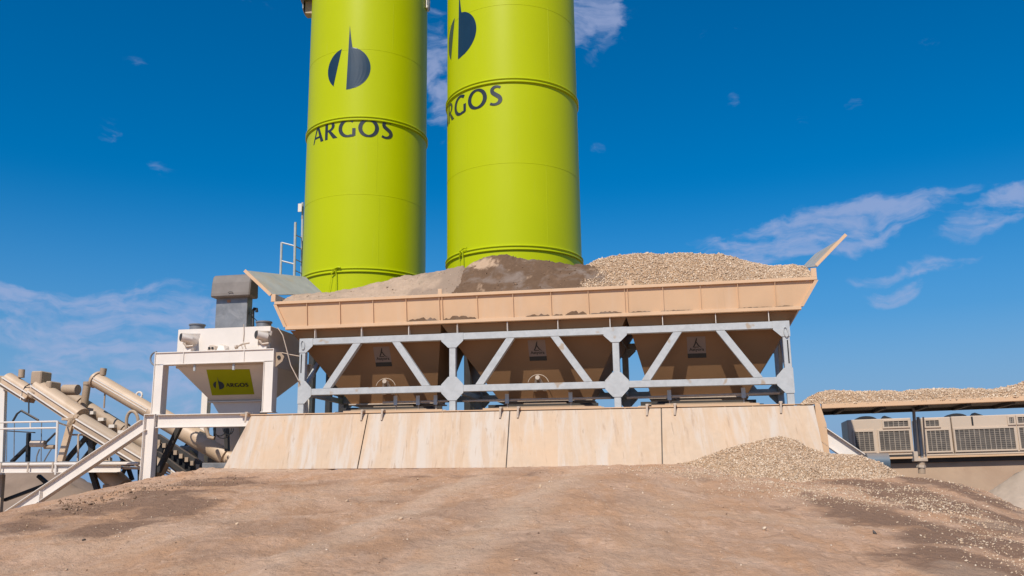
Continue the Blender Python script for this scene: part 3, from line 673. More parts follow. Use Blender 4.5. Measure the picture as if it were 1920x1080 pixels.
# air pipes and rods lying along the foot of the truss
def px_tube(name, pts, v, r, m, par=None, seg=8):
    return MB().tube([at(x, y, v) for x, y in pts], r, seg).build(name, m, par)
for (nm, lab, pts, clamps) in (('air_pipe', 'dusty air pipe in front of the left bin outlet', [(718, 755), (840, 752)], [(742, 752), (784, 752), (817, 751)]),
                          ('air_pipe', 'dusty air pipe in front of the middle bin outlet', [(868, 752), (1145, 746)], [(951, 749), (1070, 746)]),
                          ('air_pipe', 'dusty air pipe in front of the right bin outlet', [(1175, 746), (1462, 737)], [(1255, 742), (1394, 738)])):
    t_ = thing(nm, lab, 'pipe', at(pts[0][0], pts[0][1], .35), 'air pipes along the foot of the truss')
    px_tube('pipe', pts, .35, .03, 'pipe', t_, 10)
    for (x, y) in clamps:
        u0, w0 = uw(x, y, .31)
        MB().box(u0 - .045, u0 + .045, .28, .30, w0 - .1, w0 + .13).build('clamp', 'galv', t_)
        MB().box(u0 - .012, u0 + .012, .33, .37, -.01, w0).build('support', 'pipe', t_)
for (a, b_, lab) in ((645, 830, 'beige angle rail under the left bin'), (906, 1128, 'beige angle rail under the middle bin'), (1222, 1424, 'beige angle rail under the right bin')):
    u0 = uw(a, 766, .25)[0]; u1 = uw(b_, 760, .25)[0]
    m_ = MB(); m_.box(u0, u1, .2, .215, .02, .06); m_.box(u0, u1, .216, .3, .02, .034)
    o = m_.build('angle_rail', 'tan', None); tag(o, lab, 'rail', 'angle rails under the bins')
# loose dirt on the feet
for (x, y) in ((851, 770), (1478, 757)): pass
# belt conveyor running below the bins
cv = thing('collecting_conveyor', 'dark belt conveyor running below the three bins', 'conveyor', (1.5, 1.4, -.3))
MB().box(uw(560, 765, 1.4)[0], 8.2, .95, 1.85, -.16, -.1).build('belt', 'black', cv)
for (p_, q_) in bot:
    MB().box(p_ - .25, q_ + .2, .82, .86, -.25, .19).build('side_cover', 'dark', cv)
    MB().box(p_ - .12, q_ + .12, .70, .80, .10, .13).build('gate_rail', 'tubed', cv)
    MB().tube([(p_ - .3, .66, .06), (q_ + .35, .66, .06)], .022, 8).build('rod', 'pipe', cv)
MB().box(-4.2, 8.3, .8, .9, -.25, .02).build('side_channel', 'tubed', cv)
MB().box(-4.2, 8.3, 1.9, 2.0, -.25, .02).build('side_channel', 'dark', cv)
for k in range(9):
    MB().box(-4 + k * 1.45, -3.92 + k * 1.45, .91, 1.89, -.25, -.17).build('idler', 'dark', cv)

# ------------------------------------------------------------------ glyphs
def cr_(P, n=6):
    out = []
    for i in range(len(P) - 1):
        p0 = P[max(i - 1, 0)]; p1 = P[i]; p2 = P[i + 1]; p3 = P[min(i + 2, len(P) - 1)]
        for k in range(n):
            t = k / n; out.append(tuple(.5 * (2 * b + (c - a) * t + (2 * a - 5 * b + 4 * c - d) * t * t + (3 * b - a - 3 * c + d) * t ** 3) for a, b, c, d in zip(p0, p1, p2, p3)))
    out.append(P[-1]); return out
def arc(cx, cy, rx, ry, a0, a1, n, th, thin, off=0):
    o = []
    for k in range(n + 1):
        a = rad(a0 + (a1 - a0) * k / n); w = thin + (th - thin) * abs(math.cos(a + off)); o.append((cx + rx * math.cos(a), cy + ry * math.sin(a), w))
    return o
def lin(a, b, n=4):
    return [tuple(x + (y - x) * k / n for x, y in zip(a, b)) for k in range(n + 1)]
GL = {
 'A': (.84, [lin((.045, 0, .035), (.40, 1, .055), 6), lin((.385, 1, .06), (.76, 0, .085), 6), lin((.15, .31, .045), (.62, .31, .045), 3)]),
 'R': (.74, [lin((.10, 0, .075), (.10, 1, .075), 6), cr_([(.10, .95, .045), (.3, .955, .05), (.46, .88, .06), (.52, .74, .075), (.47, .59, .065), (.33, .50, .05), (.16, .47, .04)]), lin((.27, .49, .06), (.66, 0, .09), 5)]),
 'G': (.92, [arc(.50, .49, .42, .46, 52, 292, 28, .085, .05), cr_([(.64, .05, .052), (.74, .06, .055), (.80, .09, .07)], 3), lin((.80, .05, .07), (.80, .47, .07), 4)]),
 'O': (1.0, [arc(.50, .49, .42, .46, 0, 360, 40, .085, .05)]),
 'S': (.66, [cr_([(.55, .89, .05), (.42, .945, .05), (.27, .93, .06), (.16, .82, .07), (.18, .66, .08), (.33, .53, .085), (.48, .41, .085), (.54, .27, .08), (.48, .12, .07), (.33, .04, .055), (.18, .045, .05), (.06, .10, .055)])]),
}
def strokes(mb, word, fmap, size, track=.12, bold=1.2, ys=.95):
    x = 0; li = 0
    for ch in word:
        w, ss = GL[ch]
        for s_ in ss:
            V_ = []
            for i, p in enumerate(s_):
                a = s_[max(i - 1, 0)]; b = s_[min(i + 1, len(s_) - 1)]
                if i == 0 and ch == 'O': a = s_[-2]
                if i == len(s_) - 1 and ch == 'O': b = s_[1]
                dx, dy = b[0] - a[0], b[1] - a[1]; l = math.hypot(dx, dy) or 1; nx, ny = -dy / l, dx / l
                # straight ends of upright strokes are cut level
                if len(s_) <= 7 and abs(dy) > abs(dx) and ch in 'AR': sg = 1 if nx > 0 else -1; nx, ny = sg * min(1.25, 1 / max(abs(nx), .5)), 0
                q = p[2] * bold; V_.append(fmap((x + p[0] + nx * q) * size, (p[1] + ny * q) * size * ys, li * .0006)); V_.append(fmap((x + p[0] - nx * q) * size, (p[1] - ny * q) * size * ys, li * .0006))
            mb.addw(V_, [(2 * i, 2 * i + 1, 2 * i + 3, 2 * i + 2) for i in range(len(s_) - 1)]); li += 1
        x += w + track
    return x * size
def wordlen(word, track=.12): return sum(GL[c][0] + track for c in word)
def emblem(mb, fmap, R):
    n = 26
    for part in (0, 1, 2):
        V_ = []; rows = []
        for k in range(n + 1):
            t = k / n
            if part == 0:
                y = -.80 + t * (.955 + .80); xl = -math.sqrt(max(0, 1 - y * y)); xr = -.30 + (y - .955) * .215 ; xr = max(xr, xl + .001)
            elif part == 1:
                y = -.995 + t * (.985 + .995); xl = -.045 + (y + 1) * .03; xr = max(xl + .001, math.sqrt(max(0, 1 - y * y)))
            else:
                y = .985 + t * (2.05 - .985); xl = -.045 + (y + 1) * .03; xr = .19 + (xl - .19) * t + .0005
            for j in range(7): V_.append(fmap((xl + (xr - xl) * j / 6) * R, y * R, .0))
        F_ = [(i * 7 + j, i * 7 + j + 1, i * 7 + j + 8, i * 7 + j + 7) for i in range(n) for j in range(6)]
        mb.addw(V_, F_)
def fix_normals_toward(o, away=None): pass

# ------------------------------------------------------------------ silos
def silo(xl, xr, yrow, D, rings, seams, label, text_l, text_y, emb, vseams, name='silo'):
    a0 = pray(xl, yrow); a1 = pray(xr, yrow); z0 = math.atan2(a0.x, a0.y); z1 = math.atan2(a1.x, a1.y)
    c = (z0 + z1) / 2; h = (z1 - z0) / 2; R = D * math.sin(h); cx, cy = D * math.sin(c), D * math.cos(c)
    def hit(px, py):
        d = pray(px, py); A_ = d.x ** 2 + d.y ** 2; B_ = d.x * cx + d.y * cy; C2 = cx * cx + cy * cy - R * R
        t = (B_ - math.sqrt(max(0, B_ * B_ - A_ * C2))) / A_; P = CAM + d * t
        return math.atan2(P.x - cx, -(P.y - cy)), P.z
    o = bpy.data.objects.new(name, None); COL.objects.link(o); o.location = (cx, cy, 3.0); o['_o'] = (cx, cy, 3.0)
    tag(o, label, 'silo', 'lime green cement silos')
    xm = (xl + xr) / 2
    zt = hit(xm, -150)[1] + .8
    zc = hit(xm, 590)[1]
    MB().lathe((cx, cy, 0), [(.2, zc - 2.6), (R, zc), (R, zt), (R * .6, zt + .6), (.05, zt + .9)], 128).build('shell', 'lime', o, smooth=True)
    for a_ in (45, 135, 225, 315):
        lx, ly = cx + R * .93 * math.cos(rad(a_)), cy + R * .93 * math.sin(rad(a_)); MB().tube([(lx, ly, -.1), (lx, ly, zc + .1)], .13, 10, world=True).build('leg', 'dark', o)
    for ya in rings:
        z = hit(xm, ya)[1]
        for dz in (-.055, .055):
            MB().lathe((cx, cy, z + dz), [(R - .01, -.03), (R + .045, -.024), (R + .055, -.01), (R + .055, .01), (R + .045, .024), (R - .01, .03)], 128).build('ring', 'lime', o, smooth=True)
        MB().lathe((cx, cy, z), [(R + .022, -.03), (R + .022, .03)], 128).build('ring', 'lime', o, smooth=True)
    for ya in seams:
        z = hit(xm, ya)[1]; MB().lathe((cx, cy, z), [(R - .002, -.012), (R + .005, -.005), (R + .005, .005), (R - .002, .012)], 128).build('weld_seam', 'lime', o, smooth=True)
    for (px, ya, yb) in vseams:
        t, z1_ = hit(px, ya); z2_ = hit(px, yb)[1]
        p = (cx + (R + .001) * math.sin(t), cy - (R + .001) * math.cos(t)); MB().tube([(p[0], p[1], z2_), (p[0], p[1], z1_)], .006, 6, world=True).build('weld_seam', 'lime', o)
    def cm(t0, zb):
        return lambda x, y, off: (cx + (R + .006 + off) * math.sin(t0 + x / R), cy - (R + .006 + off) * math.cos(t0 + x / R), zb + y)
    # lettering: right edge and left edge fixed by azimuth
    (tl, tr_), (yb_, hz) = text_l, text_y
    zb = hit(*yb_)[1]; wl = wordlen('ARGOS') - .12
    size = (tr_ - tl) * R / wl
    mb = MB(); strokes(mb, 'ARGOS', cm(tl, zb), size); o1 = mb.build('lettering', 'lettering', o, norm=False)
    ec, er = emb; te, ze = hit(*ec); mb = MB(); emblem(mb, cm(te, ze), er * R); mb.build('emblem', 'ink', o, norm=False)
    # band clamp with drain hose on the lowest ring
    return o, hit, (cx, cy, R, zt), size
def az_on(xl, xr, yrow, D, px, py):
    a0 = pray(xl, yrow); a1 = pray(xr, yrow); z0 = math.atan2(a0.x, a0.y); z1 = math.atan2(a1.x, a1.y); c = (z0 + z1) / 2; R = D * math.sin((z1 - z0) / 2); cx, cy = D * math.sin(c), D * math.cos(c)
    d = pray(px, py); A_ = d.x ** 2 + d.y ** 2; B_ = d.x * cx + d.y * cy; C2 = cx * cx + cy * cy - R * R
    t = (B_ - math.sqrt(max(0, B_ * B_ - A_ * C2))) / A_; P = CAM + d * t; return math.atan2(P.x - cx, -(P.y - cy)), P.z, R
s1 = (567, 798, 490, 32.0); s2 = (838, 1091, 488, 28.6)
tA = az_on(*s1, 588, 268)[0]; tS = az_on(*s1, 737, 245)[0]
silo1, hit1, C1, sz1 = silo(*s1, [222, 506], [92, 364], 'left lime green silo with full dark lettering and round emblem', (tA, tS), ((690, 256), .5), ((652, 128), .37), [(738, 8, 92), (711, 362, 505), (708, 230, 362)])
t0 = az_on(*s2, 846, 215)[0]; t1 = az_on(*s2, 943, 190)[0]
# same word on the second silo, turned away to the left so the first letter is out of sight
t2A = t1 - (tS - tA)
silo2, hit2, C2, sz2 = silo(*s2, [150, 464], [8, 305], 'right lime green silo whose lettering wraps out of sight on the left', (t2A, t1), ((938, 196), .5), ((860, 68), .37), [(1027, 15, 147), (1024, 306, 460), (876, 160, 305)])
def ring_clamp(o, hit, C, px, py):
    t, z = hit(px, py); cx, cy, R, _ = C; rr = R + .09
    P = lambda a, r, z_: (cx + r * math.sin(t + a), cy - r * math.cos(t + a), z_)
    m_ = MB(); m_.tube([P(-.05, rr, z + .05), P(.05, rr, z + .12), P(.09, rr, z + .1)], .022, 8, world=True); m_.tube([P(-.03, rr, z + .12), P(.0, rr, z), P(-.06, rr, z - .1)], .018, 8, world=True)
    m_.tube([P(.02, rr, z + .05), P(.03, rr + .02, z - .4), P(.02, rr, z - 1.6)], .014, 8, world=True); m_.tube([P(-.04, rr, z), P(-.09, rr, z - .7), P(-.14, rr, z - 1.5)], .008, 6, world=True)
    m_.build('ring_clamp', 'lime', o)
ring_clamp(silo1, hit1, C1, 630, 509); ring_clamp(silo2, hit2, C2, 870, 474)
# marks and the platform round the top of the left silo
cx, cy, R, zt = C1
pl = bpy.data.objects.new('silo_platform', None); COL.objects.link(pl)
zp = hit1(695, -28)[1]; pl.location = (cx, cy, zp); pl['_o'] = (cx, cy, zp); tag(pl, 'grey service platform bracketed round the top of the left silo', 'platform')
tL = az_on(*s1, 590, 10)[0]
def cylp(a, r, z): return (cx + r * math.sin(a), cy - r * math.cos(a), z)
def arcbox(a0, a1, r0, r1, z0_, z1_, n=10):
    m_ = MB(); V_ = []
    for k in range(n + 1):
        a = a0 + (a1 - a0) * k / n; V_ += [cylp(a, r0, z0_), cylp(a, r1, z0_), cylp(a, r1, z1_), cylp(a, r0, z1_)]
    F_ = [(4 * k + j, 4 * k + (j + 1) % 4, 4 * k + 4 + (j + 1) % 4, 4 * k + 4 + j) for k in range(n) for j in range(4)] + [(3, 2, 1, 0), (4 * n, 4 * n + 1, 4 * n + 2, 4 * n + 3)]
    return m_.addw(V_, F_)
arcbox(-1.75, -1.35, R + .02, R + .45, zp + .55, zp + .62).build('deck', 'grey', pl)
arcbox(-1.66, -1.50, R + .02, R + .28, zp + .05, zp + .54).build('bracket', 'tubed', pl)
arcbox(-1.70, -1.44, R + .33, R + .36, zp + .16, zp + .9).build('toe_board', 'grey', pl)
arcbox(1.40, 1.55, R + .02, R + .08, zp + .1, zp + .56).build('bracket', 'white', pl)
for a in (1.35, 1.45, 1.55): MB().tube([cylp(a, R + .1, zp + .15), cylp(a, R + .1, zp + 1.2)], .018, 8, world=True).build('rail_post', 'galv', pl)
arcbox(-.1, 1.75, R + .015, R + .6, zt - .3, zt - .24, 30).build('deck', 'grey', pl)
for a in (.9,): pass

# access ladder standing beside the left silo
la = thing('access_ladder', 'galvanised ladder with handrail rising beside the left silo', 'ladder', at(545, 560, 9.5))
VL = 9.5
def bar(p0, p1, v0, v1, r=.03, nm='rail', m='galv'): return MB().tube([at(*p0, v0), at(*p1, v1)], r, 8).build(nm, m, la)
bar((525, 548), (528, 455), VL, VL, .045, 'post'); bar((551, 556), (554, 417), VL, VL, .05, 'post'); bar((565, 560), (567.5, 380), VL + .6, VL + .6, .045, 'post')
bar((528, 455), (552, 461), VL, VL, .03); bar((552, 461), (565, 467), VL, VL + .6, .025); bar((527, 489), (551, 495), VL, VL, .03)
for y in (440, 486, 507): bar((553, y), (566, y + 6), VL, VL + .6, .02, 'rung')
u0, w0 = uw(564, 388, VL + .5); MB().box(u0 - .09, u0 + .06, VL + .45, VL + .5, w0 - .2, w0 + .12).build('end_box', 'white', la)

# ------------------------------------------------------------------ white portal frame and weigh hopper on the left
pf = thing('portal_frame', 'white steel portal frame round the small weigh hopper', 'steel frame', at(400, 775, 0))
VP = -.02
u0 = uw(290, 668, VP)[0]; u1 = uw(513, 668, VP)[0]; wt = uw(400, 657, VP)[1]; wb_ = uw(400, 681, VP)[1]
for (a, s) in ((u0, 1), (u1 - .26, -1)):
    m_ = MB(); m_.box(a, a + .016, VP, VP + .26, .065, wb_); m_.box(a + .244, a + .26, VP, VP + .26, .065, wb_ - .002); m_.box(a + .016, a + .244, VP + .03, VP + .045, .065, wb_ + .0)
    m_.build('post', 'white', pf)
    MB().box(a - .03, a + .29, VP - .02, VP + .28, .048, .064).build('foot_plate', 'white', pf)
m_ = MB(); m_.box(u0, u1, VP, VP + .26, wt - .02, wt); m_.box(u0 + .26, u1 - .26, VP, VP + .26, wb_ - .0, wb_ + .018); m_.box(u0, u1, VP + .03, VP + .045, wb_ + .018, wt - .02)
m_.box(u0, u0 + .016, VP, VP + .26, wb_, wt - .02); m_.box(u1 - .016, u1, VP, VP + .26, wb_, wt - .02)
m_.build('top_beam', 'white', pf)
for x in (343.5, 457):
    ux = uw(x, 668, VP)[0]; MB().box(ux - .008, ux + .008, VP + .002, VP + .03, wb_ + .018, wt - .02).build('stiffener', 'white', pf)
for x in (365, 438):
    ux, wx = uw(x, 690, VP + .1); MB().tube([(ux, VP + .1, wb_ - .0), (ux, VP + .1, wb_ - .17)], .035, 10).build('bolt_sleeve', 'galv', pf)
# lifting lug, right; hoop, left
ux, wx = uw(524, 673, VP + .1)
m_ = MB(); P = [(ux - .16, wx + .17), (ux + .03, wx + .17), (ux + .12, wx + .06), (ux + .08, wx - .06), (ux - .1, wx - .2), (ux - .16, wx - .22)]
m_.prism([(p[0], VP + .1, p[1]) for p in P], (0, .02, 0)).build('lifting_lug', 'tubed', pf)
MB().tube([(ux - .01, VP + .07, wx + .04), (ux - .01, VP + .098, wx + .04)], .045, 12).build('lug_hole', 'black', pf)
P = [at(294 - 12 * math.sin(a) * 1.0, 673 - 13 * math.cos(a), VP + .1) for a in np.linspace(0.0, math.pi, 9)]
MB().tube(P, .022, 8).build('hoop', 'grey', pf)
px_tube('tie_rod', [(300, 682), (335, 684), (440, 683), (495, 681)], .35, .02, 'pipe', pf)
# rear portal
for a in (u0, u1 - .26):
    MB().box(a + .02, a + .2, 2.3, 2.5, -1.2, wt - .1).build('rear_post', 'white', pf)
MB().box(u0, u1, 2.3, 2.5, wt - .3, wt - .12).build('rear_beam', 'white', pf)

wh = thing('weigh_hopper', 'white cement weigh hopper with lime sign and grey exhaust hood on top', 'hopper', at(420, 760, 1))
VH = .35
ul_, wl_ = uw(334, 617, VH); ur_, wr_ = uw(507.5, 612, VH)
wtop = (wl_ + wr_) / 2; w2 = uw(420, 688, VH)[1]
VHB = 2.6
ul2 = uw(332, 660, VH)[0]
MB().box(ul_, ur_, VH, VHB, w2, wtop).build('body', 'white', wh, .012)
# tapered cone
ubl, wbl = uw(396, 753, VH + .98); ubr, _ = uw(489, 753, VH + .98)
m_ = trough(ubl, ubr, VH + 1.0, VHB - .7, ul_ + .06, ur_ - .002, VH + .02, VHB - .02, wbl, w2 - .001, .008); cone = m_.build('cone', 'white', wh)
MB().box(ubl - .08, ubr + .04, VH + .92, VHB - .62, wbl - .025, wbl).build('cone_flange', 'white', wh)
MB().hexa([(ubl + .32, VH + 1.1, -.05), (ubr - .1, VH + 1.1, -.05), (ubr - .1, VHB - .8, -.05), (ubl + .32, VHB - .8, -.05), (ubl + .02, VH + 1.01, wbl - .026), (ubr, VH + 1.01, wbl - .026), (ubr, VHB - .71, wbl - .026), (ubl + .02, VHB - .71, wbl - .026)]).build('outlet', 'white', wh)
# sign on the cone
def cone_v(w): return VH + .02 + (.98) * (w2 - w) / (w2 - wbl)
def on_cone(x, y):
    w = .9
    for _ in range(10): w = uw(x, y, cone_v(w))[1]
    return Vector((uw(x, y, cone_v(w))[0], cone_v(w), w))
TL, TR, BR, BL = [on_cone(*p) for p in ((387, 693), (468, 692), (477, 739), (397.5, 741))]
nrm = (TR - TL).cross(BL - TL).normalized(); nrm = nrm if nrm.y < 0 else -nrm
m_ = MB(); Q = [TL, TR, BR, BL]; m_.add([tuple(p + nrm * .006) for p in Q] + [tuple(p + nrm * .001) for p in Q], [(0, 1, 2, 3), (0, 4, 5, 1), (1, 5, 6, 2), (2, 6, 7, 3), (3, 7, 4, 0)])
sign = m_.build('sign', 'limesign_shaded', wh)
Wd = (TR - TL).length
def sgn(ox, oy):
    # unit sign coordinates: x right along the top edge, y up the cone face
    ey_ = ((TL - BL) + (TR - BR)) / 2; ex_ = ((TR - TL) + (BR - BL)) / 2; o_ = (BL + BL) / 2; H_ = ey_.length
    def f(x, y, off): p = o_ + ex_ / ex_.length * (ox * ex_.length + x) + ey_ * ((oy * H_ + y) / H_) + nrm * (.009 + off); return T(*p)
    return f
m_ = MB(); emblem(m_, sgn(.215, .40), Wd * .13); m_.build('sign_emblem', 'ink', sign, norm=False)
m_ = MB(); strokes(m_, 'ARGOS', sgn(.385, .335), Wd * .53 / (wordlen('ARGOS') - .12), bold=1.7, ys=1.0); m_.build('sign_lettering', 'stickink', sign, norm=False)
# nozzle hoods on the front
for (x, y) in ((352, 634), (497 - 10, 629)):
    a = at(x - 16 + (6 if x > 400 else 0), y, VH - .38); ua_, wa_ = a[0], a[2]
    ub_, wb2 = uw(x + 18, y, VH)
    n_ = thing('nozzle', '', '', (ua_, VH, wa_)) if False else None
    P = [(ua_ + .06, VH - .4, wa_ + .02), (ua_ + .2, VH - .25, wa_), (ub_ - .12, VH + .05, wa_ - .02)]
    MB().tube(P, [.11, .125, .17], 16, False).build('nozzle', 'white', wh, smooth=True)
    MB().tube([(ua_ + .055, VH - .41, wa_ + .02), (ua_ + .075, VH - .385, wa_ + .02)], .095, 16).build('nozzle_mouth', 'dark', wh)
    MB().prism([(ua_ + .1, VH - .30, wa_ + .13), (ub_ + .07, VH - .003, wa_ + .17), (ub_ + .07, VH - .003, wa_ + .15), (ua_ + .1, VH - .3, wa_ + .11)], (0, .02, 0)).build('nozzle_roof', 'white', wh)
    MB().add([(ub_ + .08, VH - .003, wa_ + .16), (ub_ - .22, VH - .003, wa_ + .1), (ub_ - .24, VH - .003, wa_ - .33), (ub_ - .03, VH - .003, wa_ - .33),
              (ub_ - .16, VH - .26, wa_ + .12), (ub_ - .2, VH - .22, wa_ - .2)], [(0, 4, 5, 3), (0, 1, 4), (5, 2, 3), (1, 2, 5, 4)]).build('nozzle_cheek', 'white', wh)
    MB().tube([(ua_ + .12, VH - .36, wa_ - .12), (ua_ + .2, VH - .34, wa_ - .22), (ua_ + .36, VH - .3, wa_ - .2)], .03, 8).build('valve', 'pipe', wh)
    MB().box(ua_ + .08, ua_ + .3, VH - .3, VH - .12, wa_ - .36, wa_ - .24).build('valve_box', 'white', wh, .01)
for (x, y, w_) in ((399, 651, .2), (417, 650, .2)):
    ux, wx = uw(x, y, VH - .15)
    MB().hexa([(ux - .14, VH - .2, wx - .1), (ux + .1, VH - .2, wx - .1), (ux + .12, VH, wx - .1), (ux - .14, VH, wx - .1), (ux - .1, VH - .16, wx + .05), (ux + .04, VH - .16, wx + .03), (ux + .1, VH, wx + .03), (ux - .1, VH, wx + .09)]).build('duct_hood', 'pipe' if x < 405 else 'white', wh, .008)
    if x < 405:
        for q in (-.07, .02): MB().box(ux + q - .03, ux + q + .03, VH - .206, VH - .2, wx - .06, wx + .0).build('duct_mouth', 'black', wh)
ux, wx = uw(452, 650, VH - .3)
m_ = MB(); m_.tube([(ux - .12, VH - .3, wx), (ux + .05, VH - .3, wx + .07), (ux + .2, VH - .25, wx + .1)], .022, 8); m_.tube([(ux, VH - .3, wx + .06), (ux + .05, VH - .3, wx - .06)], .012, 6); m_.tube([(ux + .1, VH - .3, wx + .06), (ux + .13, VH - .3, wx - .06)], .012, 6); m_.build('air_fitting', 'pipe', wh)
MB().tube([(ux - .16, VH - .3, wx - .01), (ux - .1, VH - .3, wx)], .05, 10).build('gauge', 'pipe', wh)
# exhaust stack and hood
sl_, _ = uw(403, 606, VH + .5); sr_, _ = uw(462, 606, VH + .5); sb = wtop + .001; st = uw(432, 555, VH + .5)[1]; 
MB().box(sl_, sr_, VH + .5, VH + .78, sb, st + .05).build('stack', 'grey', wh, .01)
MB().box(sl_ - .04, sr_ + .04, VH + .44, VH + .84, sb, sb + .03).build('stack_flange', 'grey', wh)
hl, _ = uw(396, 540, VH + .35); hr, _ = uw(469, 540, VH + .35); hw0 = uw(432, 556, VH + .35)[1]; hw1 = uw(432, 517.5, VH + .6)[1]
P = [(0, .0), (.0, .08), (.03, .30), (.07, .43), (.14, .485), (.36, .485), (.44, .43), (.48, .30), (.5, .0)]
sc_ = (hw1 - hw0) / .485
MB().prism([(hl, VH + .33 + p[0], hw0 + p[1] * sc_) for p in P], (hr - hl, 0, 0)).build('stack_hood', 'hood', wh, .03)
ux, wx = uw(432, 549, VH + .3); MB().tube([(ux + .07 * math.cos(a), VH + .3, wx + .03 * math.sin(a)) for a in np.linspace(.2, math.pi - .2, 7)], .008, 6).build('handle', 'dark', wh)
ux, wx = uw(429, 564.5, VH + .49); MB().box(ux - .05, ux + .05, VH + .49, VH + .499, wx - .035, wx + .035).build('name_plate', 'orange', wh)
for (x, y) in ((370, 608), (495, 603)):
    ux, wx = uw(x, y, VH + .28); cw = T(ux, VH + .28, wtop)
    MB().lathe(cw, [(.21, .0), (.21, .03), (.19, .03), (.19, .13), (.215, .135), (.215, .165), (.17, .165), (.17, .0)], 28).build('inlet_collar', 'grey', wh, smooth=True)
MB().tube([at(474, 612, VH + .6), at(474, 590, VH + .7), at(474.5, 583, VH + .7), at(477, 578.5, VH + .7), at(481, 579, VH + .7), at(481.5, 585, VH + .7)][::1], .04, 10).build('vent_pipe', 'black', wh)
MB().tube([at(463, 570, VH + .6), at(464, 585, VH + .6), at(472, 592, VH + .6), at(480, 600, VH + .6), at(489, 608, VH + .3)], .01, 6).build('cable', 'black', wh)
MB().tube([at(457, 608, VH - .02), at(457.5, 625, VH - .02), at(456, 640, VH - .02), at(459, 650, VH - .1)], .01, 6).build('cable', 'pipe', wh)
MB().tube([at(521, 615, VH), at(530, 628, -.1), at(536, 650, -.1), at(545, 685, -.1), at(560, 714, -.1)], .012, 6).build('hose', 'pipe', wh)
MB().tube([at(528, 661, .05), at(545, 665, .05), at(562, 668, .05)], .012, 6).build('cable', 'pipe', wh)

# ------------------------------------------------------------------ screw conveyors and covered belts on the far left
def tube_thing(name, label, cat, p0, p1, v0, v1, r, mname, group, extras=None):
    a = at(*p0, v0); b = at(*p1, v1)
    o = thing(name, label, cat, b, group)
    MB().tube([a, b], r, 28).build('casing', mname, o, smooth=True)
    A_ = Vector(a); B_ = Vector(b); d = (B_ - A_)
    for t in (extras or []):
        c = A_ + d * t; e_ = d.normalized() * .03
        MB().tube([tuple(c - e_), tuple(c + e_)], r + .04, 28).build('flange', mname, o, smooth=True)
    return o, A_, B_
GT = 'inclined screw conveyors'
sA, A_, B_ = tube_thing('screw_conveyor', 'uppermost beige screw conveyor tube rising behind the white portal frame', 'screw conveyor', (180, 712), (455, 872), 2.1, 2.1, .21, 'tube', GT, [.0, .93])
d = (B_ - A_).normalized(); n = Vector((-d.z, 0, d.x)); n = n if n.z > 0 else -n
MB().tube([tuple(A_ + (B_ - A_) * .46), tuple(A_ + (B_ - A_) * .90)], .265, 28).build('sleeve', 'tube', sA, smooth=True)
for s_ in (.055, -.01):
    MB().obar(tuple(A_ + n * s_ + Vector((0, -.205, 0))), tuple(A_ + d * 2.05 + n * s_ + Vector((0, -.205, 0))), n, (-.012, .012), (0, 1, 0), (-.012, .01)).build('cover_strip', 'white', sA)
c = A_ + n * .2 + d * .12; MB().tube([tuple(c), tuple(c + Vector((.02, 0, .2)))], .09, 14).build('inlet_stub', 'tubed', sA, smooth=True)
c = A_ + d * -.03; MB().tube([tuple(c - d * .08), tuple(c)], [.16, .235], 20).build('end_cap', 'tubed', sA, smooth=True)
c = at(261, 741, 2.1); MB().tube([(c[0] + .09 * math.cos(a), 2.1, c[2] + .09 * math.sin(a)) for a in np.linspace(0, 2 * math.pi, 15)], .028, 8, False).build('lifting_ring', 'white', sA)
px_tube('strut', [(197, 731), (195, 765)], 2.1, .025, 'tubed', sA)
P = [(c_[0], 1.75, c_[2]) for c_ in [at(248 + 11 * math.cos(a), 790 + (0 if a in (0,) else 0) - 19 * math.sin(a), 1.75) for a in np.linspace(0, math.pi, 11)]]
P = [at(259, 812, 1.75)] + P + [at(237, 806, 1.75)]
MB().tube(P, .045, 8).build('hanger', 'tubed', sA)
sB, A_, B_ = tube_thing('screw_conveyor', 'shaded brown screw conveyor tube below the uppermost one', 'screw conveyor', (118, 735), (330, 868), 2.7, 2.7, .185, 'tubed', GT, [.02, .16, .55])  # the shade on this lower tube is put into its darker casing colour
d = (B_ - A_).normalized()
c = at(160, 745, 2.5); MB().tube([at(164, 718, 2.5), at(157, 764, 2.5)], .105, 16).build('inlet_stub', 'tubed', sB, smooth=True)
MB().tube([at(164.5, 716, 2.5), at(164, 722, 2.5)], .12, 16).build('stub_collar', 'tubed', sB)
for k, x in enumerate((174, 193, 213, 230)):
    y = 770 + (x - 174) * .64; c = at(x, y + 4, 2.5); MB().box(c[0] - .09, c[0] + .09, 2.4, 2.55, c[2] - .05, c[2] + .04).build('clip', 'white', sB)
px_tube('support_channel', [(165, 768), (290, 852)], 2.6, .07, 'dark', sB, 4)
px_tube('cleated_edge', [(300, 832), (400, 888)], 2.3, .06, 'tubed', sB, 4)
